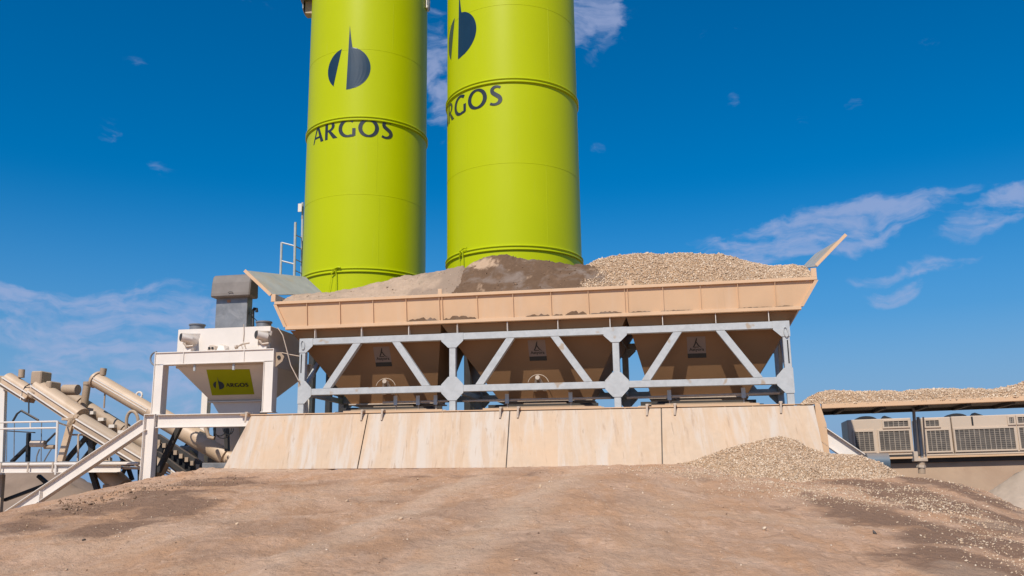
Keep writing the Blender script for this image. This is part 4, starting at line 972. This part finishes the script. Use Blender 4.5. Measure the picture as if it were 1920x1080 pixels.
# covered belt with arched hoods (two lengths)
def hooded(name, label, p0, p1, v, rw, m, extra=None):
    a = Vector(at(*p0, v)); b = Vector(at(*p1, v)); d = (b - a).normalized(); n = Vector((-d.z, 0, d.x)); n = n if n.z > 0 else -n
    o = thing(name, label, 'conveyor', tuple(b), 'covered belt conveyors'); V_ = []; K = 10
    for e in (a, b):
        for k in range(K + 1):
            t = math.pi * k / K; V_.append(tuple(e + n * (rw * .8 * math.sin(t) + .05) + Vector((0, -math.cos(t) * rw, 0))))
        V_.append(tuple(e + n * -.1 + Vector((0, rw, 0)))); V_.append(tuple(e + n * -.1 + Vector((0, -rw, 0))))
    nn_ = K + 3
    MB().add(V_, [tuple(range(nn_)), tuple(range(2 * nn_ - 1, nn_ - 1, -1))] + [(i, i + nn_, (i + 1) % nn_ + nn_, (i + 1) % nn_) for i in range(nn_)]).build('hood', m, o, smooth=True)
    for s_ in (.05, -.12): MB().obar(tuple(a), tuple(b), n, (s_ - .018, s_ + .018), (0, 1, 0), (-rw - .05, -rw + .02)).build('side_rail', 'white', o)
    MB().obar(tuple(a), tuple(b), n, (-.22, -.11), (0, 1, 0), (-rw + .02, rw - .02)).build('belt_frame', 'tubed', o)
    return o, a, b, d, n
h1, a, b, d, n = hooded('covered_belt', 'arched covered conveyor in the middle of the three on the left', (70, 728), (152, 782), 1.5, .27, 'tube')
h0, a0_, b0_, d0, n0 = hooded('covered_belt', 'short covered conveyor head at the left edge of the picture', (14, 712), (62, 742), 1.6, .21, 'tube')
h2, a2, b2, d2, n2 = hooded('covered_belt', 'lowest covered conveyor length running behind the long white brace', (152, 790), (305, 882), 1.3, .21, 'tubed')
MB().box(at(77, 700, 1.5)[0] - .17, at(77, 700, 1.5)[0] + .17, 1.3, 1.75, at(77, 722, 1.5)[2], at(77, 697, 1.5)[2]).build('motor_box', 'tubed', h1, .03)
MB().box(at(98, 700, 1.5)[0] - .08, at(98, 700, 1.5)[0] + .1, 1.35, 1.8, at(77, 737, 1.5)[2], at(77, 716, 1.5)[2]).build('gearbox', 'tubed', h1, .03)
MB().tube([at(40, 708, 1.6), at(41, 693, 1.6)], .085, 14).build('inlet_stub', 'tubed', h0, smooth=True)
MB().box(at(12, 710, 1.6)[0] - .12, at(12, 710, 1.6)[0] + .1, 1.4, 1.8, at(12, 718, 1.6)[2], at(12, 706, 1.6)[2]).build('head_plate', 'tubed', h0, .02)
c = at(132, 733, 1.9); MB().tube([at(120, 731, 1.9), at(146, 731, 1.9)], .15, 14).build('drive_drum', 'tubed', h1, smooth=True)
px_tube('return_pipe', [(176, 812), (268, 868)], 1.2, .085, 'tubed', h2, 14)
px_tube('pulley', [(60, 745), (66, 735)], 1.3, .1, 'tubed', h1, 12)
P = [at(41, 748, 1.4), at(42, 735, 1.4), at(47, 725, 1.4), at(56, 720, 1.4)]; MB().tube(P, .016, 6).build('cable', 'black', h1)
# hanging brackets
px_tube('hanger', [(39, 750), (40, 738)], 1.4, .02, 'white', h1); px_tube('hanger', [(54, 748), (54, 775)], 1.4, .02, 'dark', h1)
sD, A_, B_ = tube_thing('screw_conveyor', 'short fat beige tube pointing down beside the white leg', 'screw conveyor', (183, 868), (232, 915), 1.6, 1.4, .26, 'tube', GT, [])
fp = thing('footing', 'pale concrete footing block under the short fat tube', 'footing', at(230, 925, 1.6))
uu = uw(195, 925, 1.3)[0]; MB().box(uu, uu + .95, 1.2, 2.0, -3.0, uw(230, 908, 1.3)[1]).build('block', 'conc', fp, .02)

# supports of the conveyors
def strut_thing(name, label, bars, cat='support', group='conveyor supports'):
    o = thing(name, label, cat, at(*bars[0][1], bars[0][2]), group)
    for (p0, p1, v, w_, m_) in bars:
        a = Vector(at(*p0, v)); b = Vector(at(*p1, v)); d = (b - a).normalized(); n = Vector((d.z, 0, -d.x))
        MB().obar(tuple(a), tuple(b), n, (-w_ / 2, w_ / 2), (0, 1, 0), (-.06, .06)).build('strut', m_, o, .005)
    return o
strut_thing('trestle', 'tall pale post at the far left edge of the walkway', [((7, 722), (1, 905), 1.7, .17, 'white'), ((12, 722), (19, 728), 1.7, .12, 'white')])
strut_thing('trestle', 'pale slanting column under the arched covered conveyor', [((138, 777), (113, 868), 1.2, .17, 'tube'), ((118, 786), (146, 786), 1.2, .07, 'tube'), ((146, 778), (130, 800), 1.2, .12, 'tube')])
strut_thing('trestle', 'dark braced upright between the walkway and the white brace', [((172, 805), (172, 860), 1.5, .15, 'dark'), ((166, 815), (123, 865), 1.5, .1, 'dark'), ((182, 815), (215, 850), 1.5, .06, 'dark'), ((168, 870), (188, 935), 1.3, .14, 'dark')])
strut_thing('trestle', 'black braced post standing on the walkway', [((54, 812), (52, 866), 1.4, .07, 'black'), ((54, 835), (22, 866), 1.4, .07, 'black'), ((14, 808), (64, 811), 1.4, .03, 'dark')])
strut_thing('trestle', 'dark bracing below the walkway deck at far left', [((3, 890), (-4, 985), 1.2, .16, 'tubed'), ((88, 908), (8, 938), 1.4, .08, 'black'), ((72, 892), (95, 912), 1.4, .09, 'black')])
strut_thing('trestle', 'dark bent leg and cross braces behind the white leg', [((243, 842), (240, 872), 1.4, .1, 'dark'), ((222, 842), (232, 868), 1.4, .06, 'dark'), ((262, 870), (262, 905), 1.4, .06, 'dark'), ((258, 905), (229, 927), 1.4, .06, 'dark'), ((207, 858), (207, 890), 1.4, .04, 'pipe')])
strut_thing('trestle', 'dark slanting strut inside the bay right of the white leg', [((337, 800), (296, 885), .6, .13, 'dark'), ((292, 802), (290, 893), .3, .05, 'dark')])
strut_thing('trestle', 'pale grey stand in the gap beside the left skirt panel', [((375, 802), (344, 842), 2.9, .05, 'dark'), ((404, 800), (404, 830), 2.9, .07, 'dark'), ((355, 846), (370, 862), 2.6, .09, 'tubed'), ((425, 803), (426, 846), 1.6, .1, 'dark')])
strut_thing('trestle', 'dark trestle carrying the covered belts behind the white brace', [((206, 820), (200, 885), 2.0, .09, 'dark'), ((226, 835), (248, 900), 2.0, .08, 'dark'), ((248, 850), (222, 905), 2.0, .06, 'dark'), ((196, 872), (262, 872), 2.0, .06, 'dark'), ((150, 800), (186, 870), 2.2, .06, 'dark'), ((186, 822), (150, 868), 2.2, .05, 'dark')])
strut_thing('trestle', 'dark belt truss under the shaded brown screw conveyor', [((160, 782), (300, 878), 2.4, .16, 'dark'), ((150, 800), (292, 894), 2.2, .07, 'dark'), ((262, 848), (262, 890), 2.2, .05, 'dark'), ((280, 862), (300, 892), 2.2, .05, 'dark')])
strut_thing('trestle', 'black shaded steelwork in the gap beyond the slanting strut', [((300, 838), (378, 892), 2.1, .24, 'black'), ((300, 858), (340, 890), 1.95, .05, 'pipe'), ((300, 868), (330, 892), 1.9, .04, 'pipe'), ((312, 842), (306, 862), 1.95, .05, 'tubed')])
mm = thing('machine_base', 'pale machine base and grey box behind the slanting strut', 'machine', at(360, 870, 2.8))
MB().box(at(338, 860, 2.8)[0], at(425, 860, 2.8)[0], 2.7, 3.4, at(400, 890, 2.8)[2], at(400, 835, 2.8)[2]).build('block', 'grey', mm, .03)
MB().box(at(382, 880, 1.3)[0], at(428, 880, 1.3)[0], 1.2, 1.9, at(400, 890, 1.3)[2], at(400, 868, 1.3)[2]).build('box', 'grey', mm, .01)
MB().box(at(405, 830, 2)[0], at(450, 830, 2)[0], 1.95, 2.4, at(400, 860, 2)[2], at(400, 800, 2)[2]).build('cabinet', 'cab', mm, .02)
lb = thing('ladder_conveyor', 'dark cleated belt frame descending behind the slanting strut', 'conveyor', at(380, 890, 1.9))
px_tube('frame', [(296, 818), (390, 880)], 1.9, .1, 'dark', lb, 4); px_tube('frame', [(296, 850), (350, 890)], 1.7, .08, 'dark', lb, 4)
MB().tube([at(372, 893, 1.6), at(372, 893, 2.0)], .13, 16).build('tail_drum', 'grey', lb, smooth=True)
for k in range(9):
    c = at(300 + k * 10.5, 826 + k * 6.6, 1.85); MB().box(c[0] - .055, c[0] + .045, 1.78, 1.84, c[2] - .1, c[2] + .02).build('cleat', 'tubed', lb)
for k in range(3): px_tube('rod', [(296, 866 + k * 8), (330 - k * 4, 888 + k * 2)], 1.5, .025, 'white', lb, 6)
hb = thing('hose_bundle', 'black looping hoses hanging beside the left skirt panel', 'hoses', at(420, 810, 1.2))
for (x0, r_) in ((412, 12), (418, 16), (428, 10)):
    P = [at(x0 + r_ * math.cos(a), 803 + r_ * 1.2 * abs(math.sin(a)), 1.2 + .02 * r_ / 10) for a in np.linspace(0, math.pi, 9)]; MB().tube(P, .014, 6).build('hose', 'black', hb)
MB().tube([at(385, 802, 1.3), at(392, 820, 1.3), at(402, 822, 1.3)], .05, 10).build('duct', 'tubed', hb)
# belt tensioner above the walkway
bt = thing('floodlight', 'small drum and arm hanging above the walkway', 'drum', at(80, 833, 1.0))
MB().tube([at(59, 832, 1.0), at(84, 832, 1.0)], .09, 16).build('drum', 'pipe', bt, smooth=True)
MB().tube([at(84, 838, 1.1), at(102, 838, 1.1)], .06, 12).build('shaft', 'tubed', bt); px_tube('arm', [(84, 832), (104, 812)], 1.0, .03, 'dark', bt)
px_tube('arm', [(24, 790), (32, 776), (40, 770), (72, 788)], 1.2, .03, 'dark', bt)
bt.name = 'tension_drum'
for x in (13, 27, 78): px_tube('cable', [(x, 792), (x - 1, 865)], 1.7, .014, 'grey', bt, 6)
MB().tube([at(74, 842, 1.0), at(69, 855, 1.0), at(68, 868, 1.0)], .02, 6).build('hose', 'grey', bt)
MB().tube([at(96, 842, 1.0), at(88, 855, 1.0), at(82, 866, 1.0)], .02, 6).build('hose', 'grey', bt)

# walkway
wk = thing('walkway', 'white steel walkway with handrail at the far left', 'walkway', at(60, 890, .6))
VW = .6
ua_ = uw(-60, 880, VW)[0]; ub_ = uw(262, 880, VW)[0]; wd = uw(60, 867, VW)[1]
MB().box(ua_, ub_ - .6, VW, VW + .85, wd - .01, wd + .02).build('deck', 'grey', wk)
a = at(-60, 880.5, VW); MB().ibeam((ua_, VW, wd - .145), (ub_ - .55, VW, wd - .145), .25, .12, .014).build('edge_beam', 'white', wk)
MB().tube([(ua_, VW - .05, wd - .05), (ub_, VW - .05, wd - .05)], .045, 10).build('kick_pipe', 'white', wk)
px_tube('lower_pipe', [(185, 876), (263, 878)], VW + .1, .035, 'pipe', wk)
for y in (791, 803):
    w_ = uw(60, y, VW - .06)[1]; MB().tube([(ua_, VW - .06, w_), (uw(107, y, VW - .06)[0], VW - .06, w_)], .025, 8).build('handrail', 'white', wk)
MB().tube([at(108, 789, VW - .06), at(104, 890, VW - .06)], .032, 8).build('rail_post', 'white', wk)
MB().tube([at(57, 791, VW - .06), at(57, 803, VW - .06)], .02, 8).build('rail_post', 'white', wk)
MB().tube([at(108, 792, VW - .06), at(125, 798, VW + .5)], .025, 8).build('handrail', 'white', wk)
MB().tube([at(132, 815, VW + .8), at(175, 816, VW + .8)], .025, 8).build('handrail', 'pipe', wk)
MB().tube([at(147, 815, VW + .8), at(146, 866, VW + .8)], .03, 8).build('rail_post', 'pipe', wk)
for x in (6, 57, 103):
    ux = uw(x, 880, VW)[0]; MB().box(ux - .02, ux + .02, VW - .11, VW - .09, wd - .26, wd - .0).build('bracket', 'pipe', wk)
# spoil behind on the left
def mound(name, label, cat, cu, cv, ru, rv, h, base, m, seed, amp=.08, n=90, kind=None, group=None):
    a = np.linspace(-1.15, 1.15, n); A2, B2 = np.meshgrid(a, a); r = np.sqrt(A2 ** 2 + B2 ** 2)
    U_ = cu + A2 * ru; V_ = cv + B2 * rv
    W_ = base + h * (1 - np.clip(r, 0, 1.2) ** 1.25) + amp * fbm(U_ * 1.1, V_ * 1.1, 5, seed, .55)
    o = grid(name, U_, V_, W_, m); tag(o, label, cat, group, kind); return (U_, V_, W_)
c = uw(60, 872, 26); mound('spoil_heap', 'brown spoil heap far behind the walkway at left', 'heap', c[0], 26, 9, 6, c[1] + 4.3, -4.2, 'spoil', 41, .25)
c = uw(205, 905, 6); mound('spoil_heap', 'brown spoil heap behind the footing and white brace', 'heap', c[0] - 1.5, 6, 4.5, 3, (c[1] + 4.15), -4.15, 'spoil', 43, .15)
# pile behind bay

# ------------------------------------------------------------------ right-hand group
TI = .021                                     # the deck climbs slightly to the right
def wt_at(x, y, v): u, w = uw(x, y, v); return w - u * TI
ga = thing('storage_deck', 'long beige deck with steel edge beam carrying a gravel bed at right', 'deck', at(1700, 870, 1))
VG = -.1
uG0 = uw(1541, 765, VG)[0]; uG1 = uw(1990, 750, VG)[0]
w_t = wt_at(1700, 751, VG); w_b = wt_at(1700, 760, VG)
MB().box(uG0, uG1, VG, VG + .12, w_b, w_t, TI).build('edge_beam', 'tan', ga, .006)
MB().box(uG0 + .01, uG1, VG + .12, VG + 1.5, w_b + .02, w_b + .05, TI).build('deck_plate', 'dark', ga)
for k in range(7):
    MB().box(uG0 + .4 + k * .85, uG0 + .48 + k * .85, VG + .14, VG + 1.4, w_b - .05, w_b + .018, TI).build('joist', 'dark', ga)
MB().box(uG0 + .01, uG1, VG + 1.4, VG + 1.5, w_b - .04, w_b + .018, TI).build('rear_beam', 'dark', ga)
# twin pipes and bracket
tp = thing('pipe_post', 'pair of thin vertical pipes with a hanging clamp between the cabinets', 'pipes', at(1722, 870, .9))
px_tube('pipe', [(1713, 765), (1718, 858)], .9, .035, 'grey', tp); px_tube('pipe', [(1721, 782), (1729, 858)], .9, .035, 'grey', tp); px_tube('pipe', [(1731, 782), (1736, 858)], .9, .02, 'pipe', tp)
m_ = MB(); c = at(1727, 862, .8); m_.box(c[0] - .16, c[0] + .12, .7, .95, c[2] - .04, c[2] + .04); m_.build('clamp', 'pipe', tp, .01)
m_ = MB(); c = at(1716, 852, .8); m_.box(c[0] - .05, c[0] + .04, .7, .85, c[2] - .09, c[2] + .06); m_.build('bolt_block', 'pipe', tp, .01)
MB().tube([at(1728, 866, .8), at(1728.5, 888, .8)], .075, 14).build('knob', 'tubed', tp, smooth=True)
MB().tube([at(1727, 872, .8), at(1727, 877, .8)], .1, 6).build('nut', 'pipe', tp)
# cabinets
lw = thing('cabinet_rail', 'tan I-beam rail under the ventilated cabinets', 'rail', at(1800, 860, 1.9))
VC = 4.3
def tb(x0, x1, y0, y1, v0, v1, TIx=TI):
    """box whose face spans pixel rows y0 (top) to y1 (bottom), measured at its left end"""
    u0 = uw(x0, y0, v0)[0]; u1 = uw(x1, y0, v0)[0]; wA = uw(x0, y0, v0)[1] - u0 * TIx; wB_ = uw(x0, y1, v0)[1] - u0 * TIx
    return u0, u1, v0, v1, wB_, wA
def TB(*a, **k):
    return MB().box(*tb(*a, **k), TI)
TB(1640, 1990, 858, 861.5, VC - .08, VC + .5).build('top_flange', 'tan', lw)
TB(1640, 1990, 861.6, 870, VC + .1, VC + .12).build('web', 'dark', lw)
TB(1640, 1990, 854, 857.9, VC - .02, VC + .5).build('bottom_rail', 'dark', lw)
def cabinet(label, x0, x1, y0, y1, panels, louvre, fan):
    o = thing('ventilated_cabinet', label, 'cabinet', at((x0 + x1) / 2, y1, VC), 'ventilated cabinets under the deck')
    u0, u1, v0, v1, wb__, wt__ = tb(x0, x1, y0, y1, VC, VC + 1.1)
    MB().box(u0, u1, v0, v1, wb__, wt__, TI).build('case', 'cab', o, .015)
    H_ = wt__ - wb__; W_ = u1 - u0
    def grille(a, b, c_, d_, nbar):
        MB().box(u0 + a * W_, u0 + b * W_, VC - .006, VC - .001, wb__ + c_ * H_, wb__ + d_ * H_, TI).build('grille', 'fin', o)
        g_ = MB()
        for k in range(nbar + 1):
            uu = u0 + (a + (b - a) * k / nbar) * W_; g_.box(uu - .009, uu + .009, VC - .022, VC - .007, wb__ + c_ * H_, wb__ + d_ * H_, TI)
        nh = max(3, int((d_ - c_) * H_ / .05))
        for k in range(nh + 1):
            ww = wb__ + (c_ + (d_ - c_) * k / nh) * H_; g_.box(u0 + a * W_, u0 + b * W_, VC - .014, VC - .0075, ww - .004, ww + .004, TI)
        g_.build('grille_bars', 'finbar', o)
        f = MB(); e = .02
        for q in ((a, a, c_, d_), (b, b, c_, d_)): f.box(u0 + q[0] * W_ - e, u0 + q[0] * W_ + e, VC - .03, VC - .0015, wb__ + c_ * H_ - e, wb__ + d_ * H_ + e, TI)
        for q in (c_, d_): f.box(u0 + a * W_ + e, u0 + b * W_ - e, VC - .029, VC - .0015, wb__ + q * H_ - e, wb__ + q * H_ + e, TI)
        f.build('grille_frame', 'cab', o)
    for (a, b) in panels: grille(a, b, .06, .66, max(4, int((b - a) * W_ / .11)))
    for (a, b) in louvre: grille(a, b, .74, .94, max(3, int((b - a) * W_ / .11)))
    for (a, r_) in fan:
        cxx = u0 + a * W_; P = [(cxx + r_ * math.cos(t), VC + .5, wt__ + cxx * TI + r_ * .42 * math.sin(t)) for t in np.linspace(0, math.pi, 11)]
        MB().prism(P, (0, .35, 0)).build('fan_cowl', 'black', o)
        MB().prism([(cxx + r_ + .08, VC + .5, wt__ + cxx * TI), (cxx + r_ + .18, VC + .5, wt__ + cxx * TI + .12), (cxx + r_ + .5, VC + .5, wt__ + cxx * TI)], (0, .3, 0)).build('cowl_flap', 'black', o)
    MB().box(u0 - .03, u1 + .03, VC - .035, VC + 1.1, wb__ - .035, wb__ - .001, TI).build('bottom_rail', 'cab', o)
cabinet('left ventilated beige cabinet standing beside the pipe pair', 1588, 1708, 787.5, 852.5, [(.085, .40), (.47, .96)], [(.56, .96)], [(.36, .28)])
cabinet('narrow middle ventilated beige cabinet right of the pipe pair', 1726, 1781.5, 783.5, 852, [(.12, .92)], [(.12, .62)], [])
cabinet('right ventilated beige cabinet cut by the picture edge', 1783, 2000, 781, 850.5, [(.01, .54), (.57, .98)], [(.495, .55), (.57, .72)], [(.10, .26)])
_c = [o for o in bpy.data.objects if o.name.startswith('ventilated_cabinet')][-1]
ug, wg = uw(1822, 781, VC - .01); MB().box(ug - .02, ug + .02, VC - .012, VC - .002, wg - .22, wg - .0).build('gap', 'black', _c)
# block wall under
bw = MB(); u0, u1, v0, v1, wb__, wt__ = tb(1560, 2060, 870.5, 960, VC + .14, VC + .6)
tag(bw.box(u0, u1, v0, v1, wb__ - 1.8, wt__, TI).build('retaining_wall', 'conc', None, .01), 'low tan wall below the ventilated cabinets', 'wall')
# gravel on the deck
def deck_gravel():
    sil = [(1497, 760), (1512, 748), (1530, 738), (1548, 734), (1600, 734.5), (1640, 735), (1665, 733), (1690, 736), (1700, 731.5), (1740, 731), (1800, 729), (1850, 731), (1890, 726), (1908, 722), (1925, 712), (1990, 700)]
    vp = .7; SU = np.array([uw(x, y, vp)[0] for x, y in sil]); SW = np.array([uw(x, y, vp)[1] for x, y in sil])
    us = np.arange(SU[0], SU[-1], .035); vs = np.arange(VG + .02, 1.38, .045); U_, V_ = np.meshgrid(us, vs)
    base = w_t + U_ * TI - .03; base = np.where(U_ < uG0 + .1, -.03, base)
    R_ = np.interp(U_, SU, SW); t = np.clip((V_ - VG) / (vp - VG), 0, 1)
    W_ = base + (R_ - base) * (1 - (1 - t) ** 1.5); W_ = np.where(V_ > vp, R_ - .3 * (V_ - vp), W_) + .03 * fbm(U_ * 3, V_ * 3, 4, 15) * np.clip(t * 3, .3, 1)
    tag(grid('gravel_bed', U_, V_, W_, 'gravb'), 'pale gravel bed lying on the long deck at right', 'heap')
    return U_, V_, W_
dg_ = deck_gravel()
k_ = pick(dg_, 15000, lambda u, v, w: v < 1.1); stones('gravel_cover', k_, RNG.uniform(.011, .029, len(k_)), 'stone', 'pale stones lying loose on the deck at right', 'gravel')
dr = thing('drum', 'blue-grey steel drum half buried at the right end of the gravel', 'drum', at(1650, 880, -.5))
MB().tube([at(1625, 868, -.5), at(1666, 868, -.5)], .2, 28).build('shell', 'drum', dr, smooth=True)

# grey pile right
c = uw(1928, 881, 1.2); gp_ = mound('grey_sand_pile', 'pale greyish sand pile at the right edge below the tan wall', 'heap', c[0], 1.2, 2.3, 2.0, c[1] + 3.0, -3.0, 'pileg', 51, .14)
# gravel mound against the skirt
silm = [(1225, 875), (1262, 872), (1300, 864), (1350, 849), (1400, 832), (1430, 825), (1462, 821), (1490, 825), (1520, 842), (1560, 853), (1610, 855), (1650, 868), (1690, 892), (1730, 915)]
vm = -.95
MU = np.array([uw(x, y, vm)[0] for x, y in silm]); MW = np.array([uw(x, y, vm)[1] for x, y in silm])
us = np.arange(MU[0] - .6, MU[-1] + .8, .035); vs = np.arange(-4.2, 0.2, .04); U_, V_ = np.meshgrid(us, vs)
tw_ = terrain(U_, V_); R_ = np.interp(U_, MU, MW) + (U_ < MU[0]) * -.3
Wm = R_ - .40 * np.clip(vm - V_, 0, 9) - .5 * np.clip(V_ - (vm + .1), 0, 9)
sm = np.interp(U_, MU[2:12], MW[2:12])
Wm = Wm + .05 * fbm(U_ * 1.8, V_ * 1.8, 4, 71); Wm = np.maximum(Wm, tw_ - .06)
gm_ = (U_, V_, Wm); tag(grid('gravel_mound', U_, V_, Wm, 'gravb'), 'spilled pale gravel mound against the right skirt panel', 'heap')
msk = Wm > tw_ - .02
k_ = pick(gm_, 36000, lambda u, v, w: (w > terrain(u, v) - .012) & (v < -.5))
st_w = np.maximum(k_[:, 2], terrain(k_[:, 0], k_[:, 1])); k_[:, 2] = st_w
stones('gravel_cover', k_, RNG.uniform(.008, .026, len(k_)), 'stone', 'pale stones covering the gravel mound by the right skirt panel', 'gravel')
# scattered stones: fringe of the mound, the light band at lower right, sparse pebbles everywhere
def scatter_band(pts, n, spread, smin, smax, name, label, m='stone'):
    gh = np.array([ground_hit(*p) for p in pts]); seg = RNG.integers(0, len(gh) - 1, n); t = RNG.uniform(0, 1, n)[:, None]
    P = gh[seg] * (1 - t) + gh[seg + 1] * t + RNG.normal(0, 1, (n, 2)) * np.array(spread)
    keep = vnoise(P[:, 0] * 2.2, P[:, 1] * 2.2, 91) * .6 + vnoise(P[:, 0] * 7, P[:, 1] * 7, 92) * .4 > RNG.uniform(.15, .75, n); P = P[keep & (P[:, 1] < -1.15)]
    W_ = terrain(P[:, 0], P[:, 1]); return stones(name, np.stack([P[:, 0], P[:, 1], W_], -1), RNG.uniform(smin, smax, len(P)), m, label, 'stones')
scatter_band([(1250, 880), (1330, 888), (1420, 902), (1500, 922), (1580, 932), (1650, 935)], 15000, (.6, .42), .006, .021, 'loose_gravel', 'thin fringe of pale stones at the foot of the gravel mound')
scatter_band([(1640, 905), (1700, 930), (1770, 950), (1820, 980), (1900, 1035), (1960, 1080)], 5000, (.5, .36), .006, .024, 'loose_gravel', 'band of whitish stones running down the ramp at lower right')
scatter_band([(1700, 890), (1780, 905), (1850, 925), (1920, 960)], 1300, (.5, .2), .009, .026, 'loose_gravel', 'pale stones along the crest of the dark soil at right')
n = 5200; uu = RNG.uniform(-9, 11, n); vv = -RNG.uniform(1.2, 13, n); keep = vnoise(uu * .9, vv * .9, 33) > RNG.uniform(.2, .9, n)
uu, vv = uu[keep], vv[keep]
stones('pebbles', np.stack([uu, vv, terrain(uu, vv)], -1), RNG.uniform(.006, .018, len(uu)) * (1 + (RNG.uniform(0, 1, len(uu)) > .95) * 1.0), 'stone', 'small pale pebbles scattered over the brown ramp', 'pebbles')
n = 2200; uu = RNG.uniform(-9, 9, n); vv = -RNG.uniform(1.2, 13, n)
stones('clods', np.stack([uu, vv, terrain(uu, vv)], -1), RNG.uniform(.004, .010, n) * (1 + 1.6 * RNG.uniform(0, 1, n) ** 9), 'clod', 'small brown clods scattered over the ramp', 'clods', flat=.5)
gh = np.array([ground_hit(*p) for p in ((90, 965), (200, 935), (300, 915), (400, 898))])
n = 900; sg = RNG.integers(0, 3, n); t = RNG.uniform(0, 1, n)[:, None]; P = gh[sg] * (1 - t) + gh[sg + 1] * t + RNG.normal(0, 1, (n, 2)) * (.5, .35); P = P[P[:, 1] < -1.1]
stones('clods', np.stack([P[:, 0], P[:, 1], terrain(P[:, 0], P[:, 1])], -1), RNG.uniform(.008, .02, len(P)) * (1 + 1.6 * RNG.uniform(0, 1, len(P)) ** 6), 'clod', 'brown clods on the loose bank at left', 'clods', flat=.6)
u_, v_ = ground_hit(157, 1013); o = stones('lone_stone', np.array([[u_, v_, float(terrain(u_, v_)) + .0]]), [.06], 'basalt', None, None, flat=.6, elong=.8); o['label'] = 'round dark grey stone lying alone on the ramp at lower left'; o['category'] = 'stone'; o['kind'] = ''; del o['kind']
u_, v_ = ground_hit(1640, 1003); o = stones('lone_stone', np.array([[u_, v_, float(terrain(u_, v_)) + .0]]), [.05], 'basalt', None, None, flat=.6, elong=.5); o['label'] = 'small dark stone lying alone on the ramp at lower right'; o['category'] = 'stone'; del o['kind']

for o in list(bpy.data.objects):
    if '_o' in o.keys(): del o['_o']
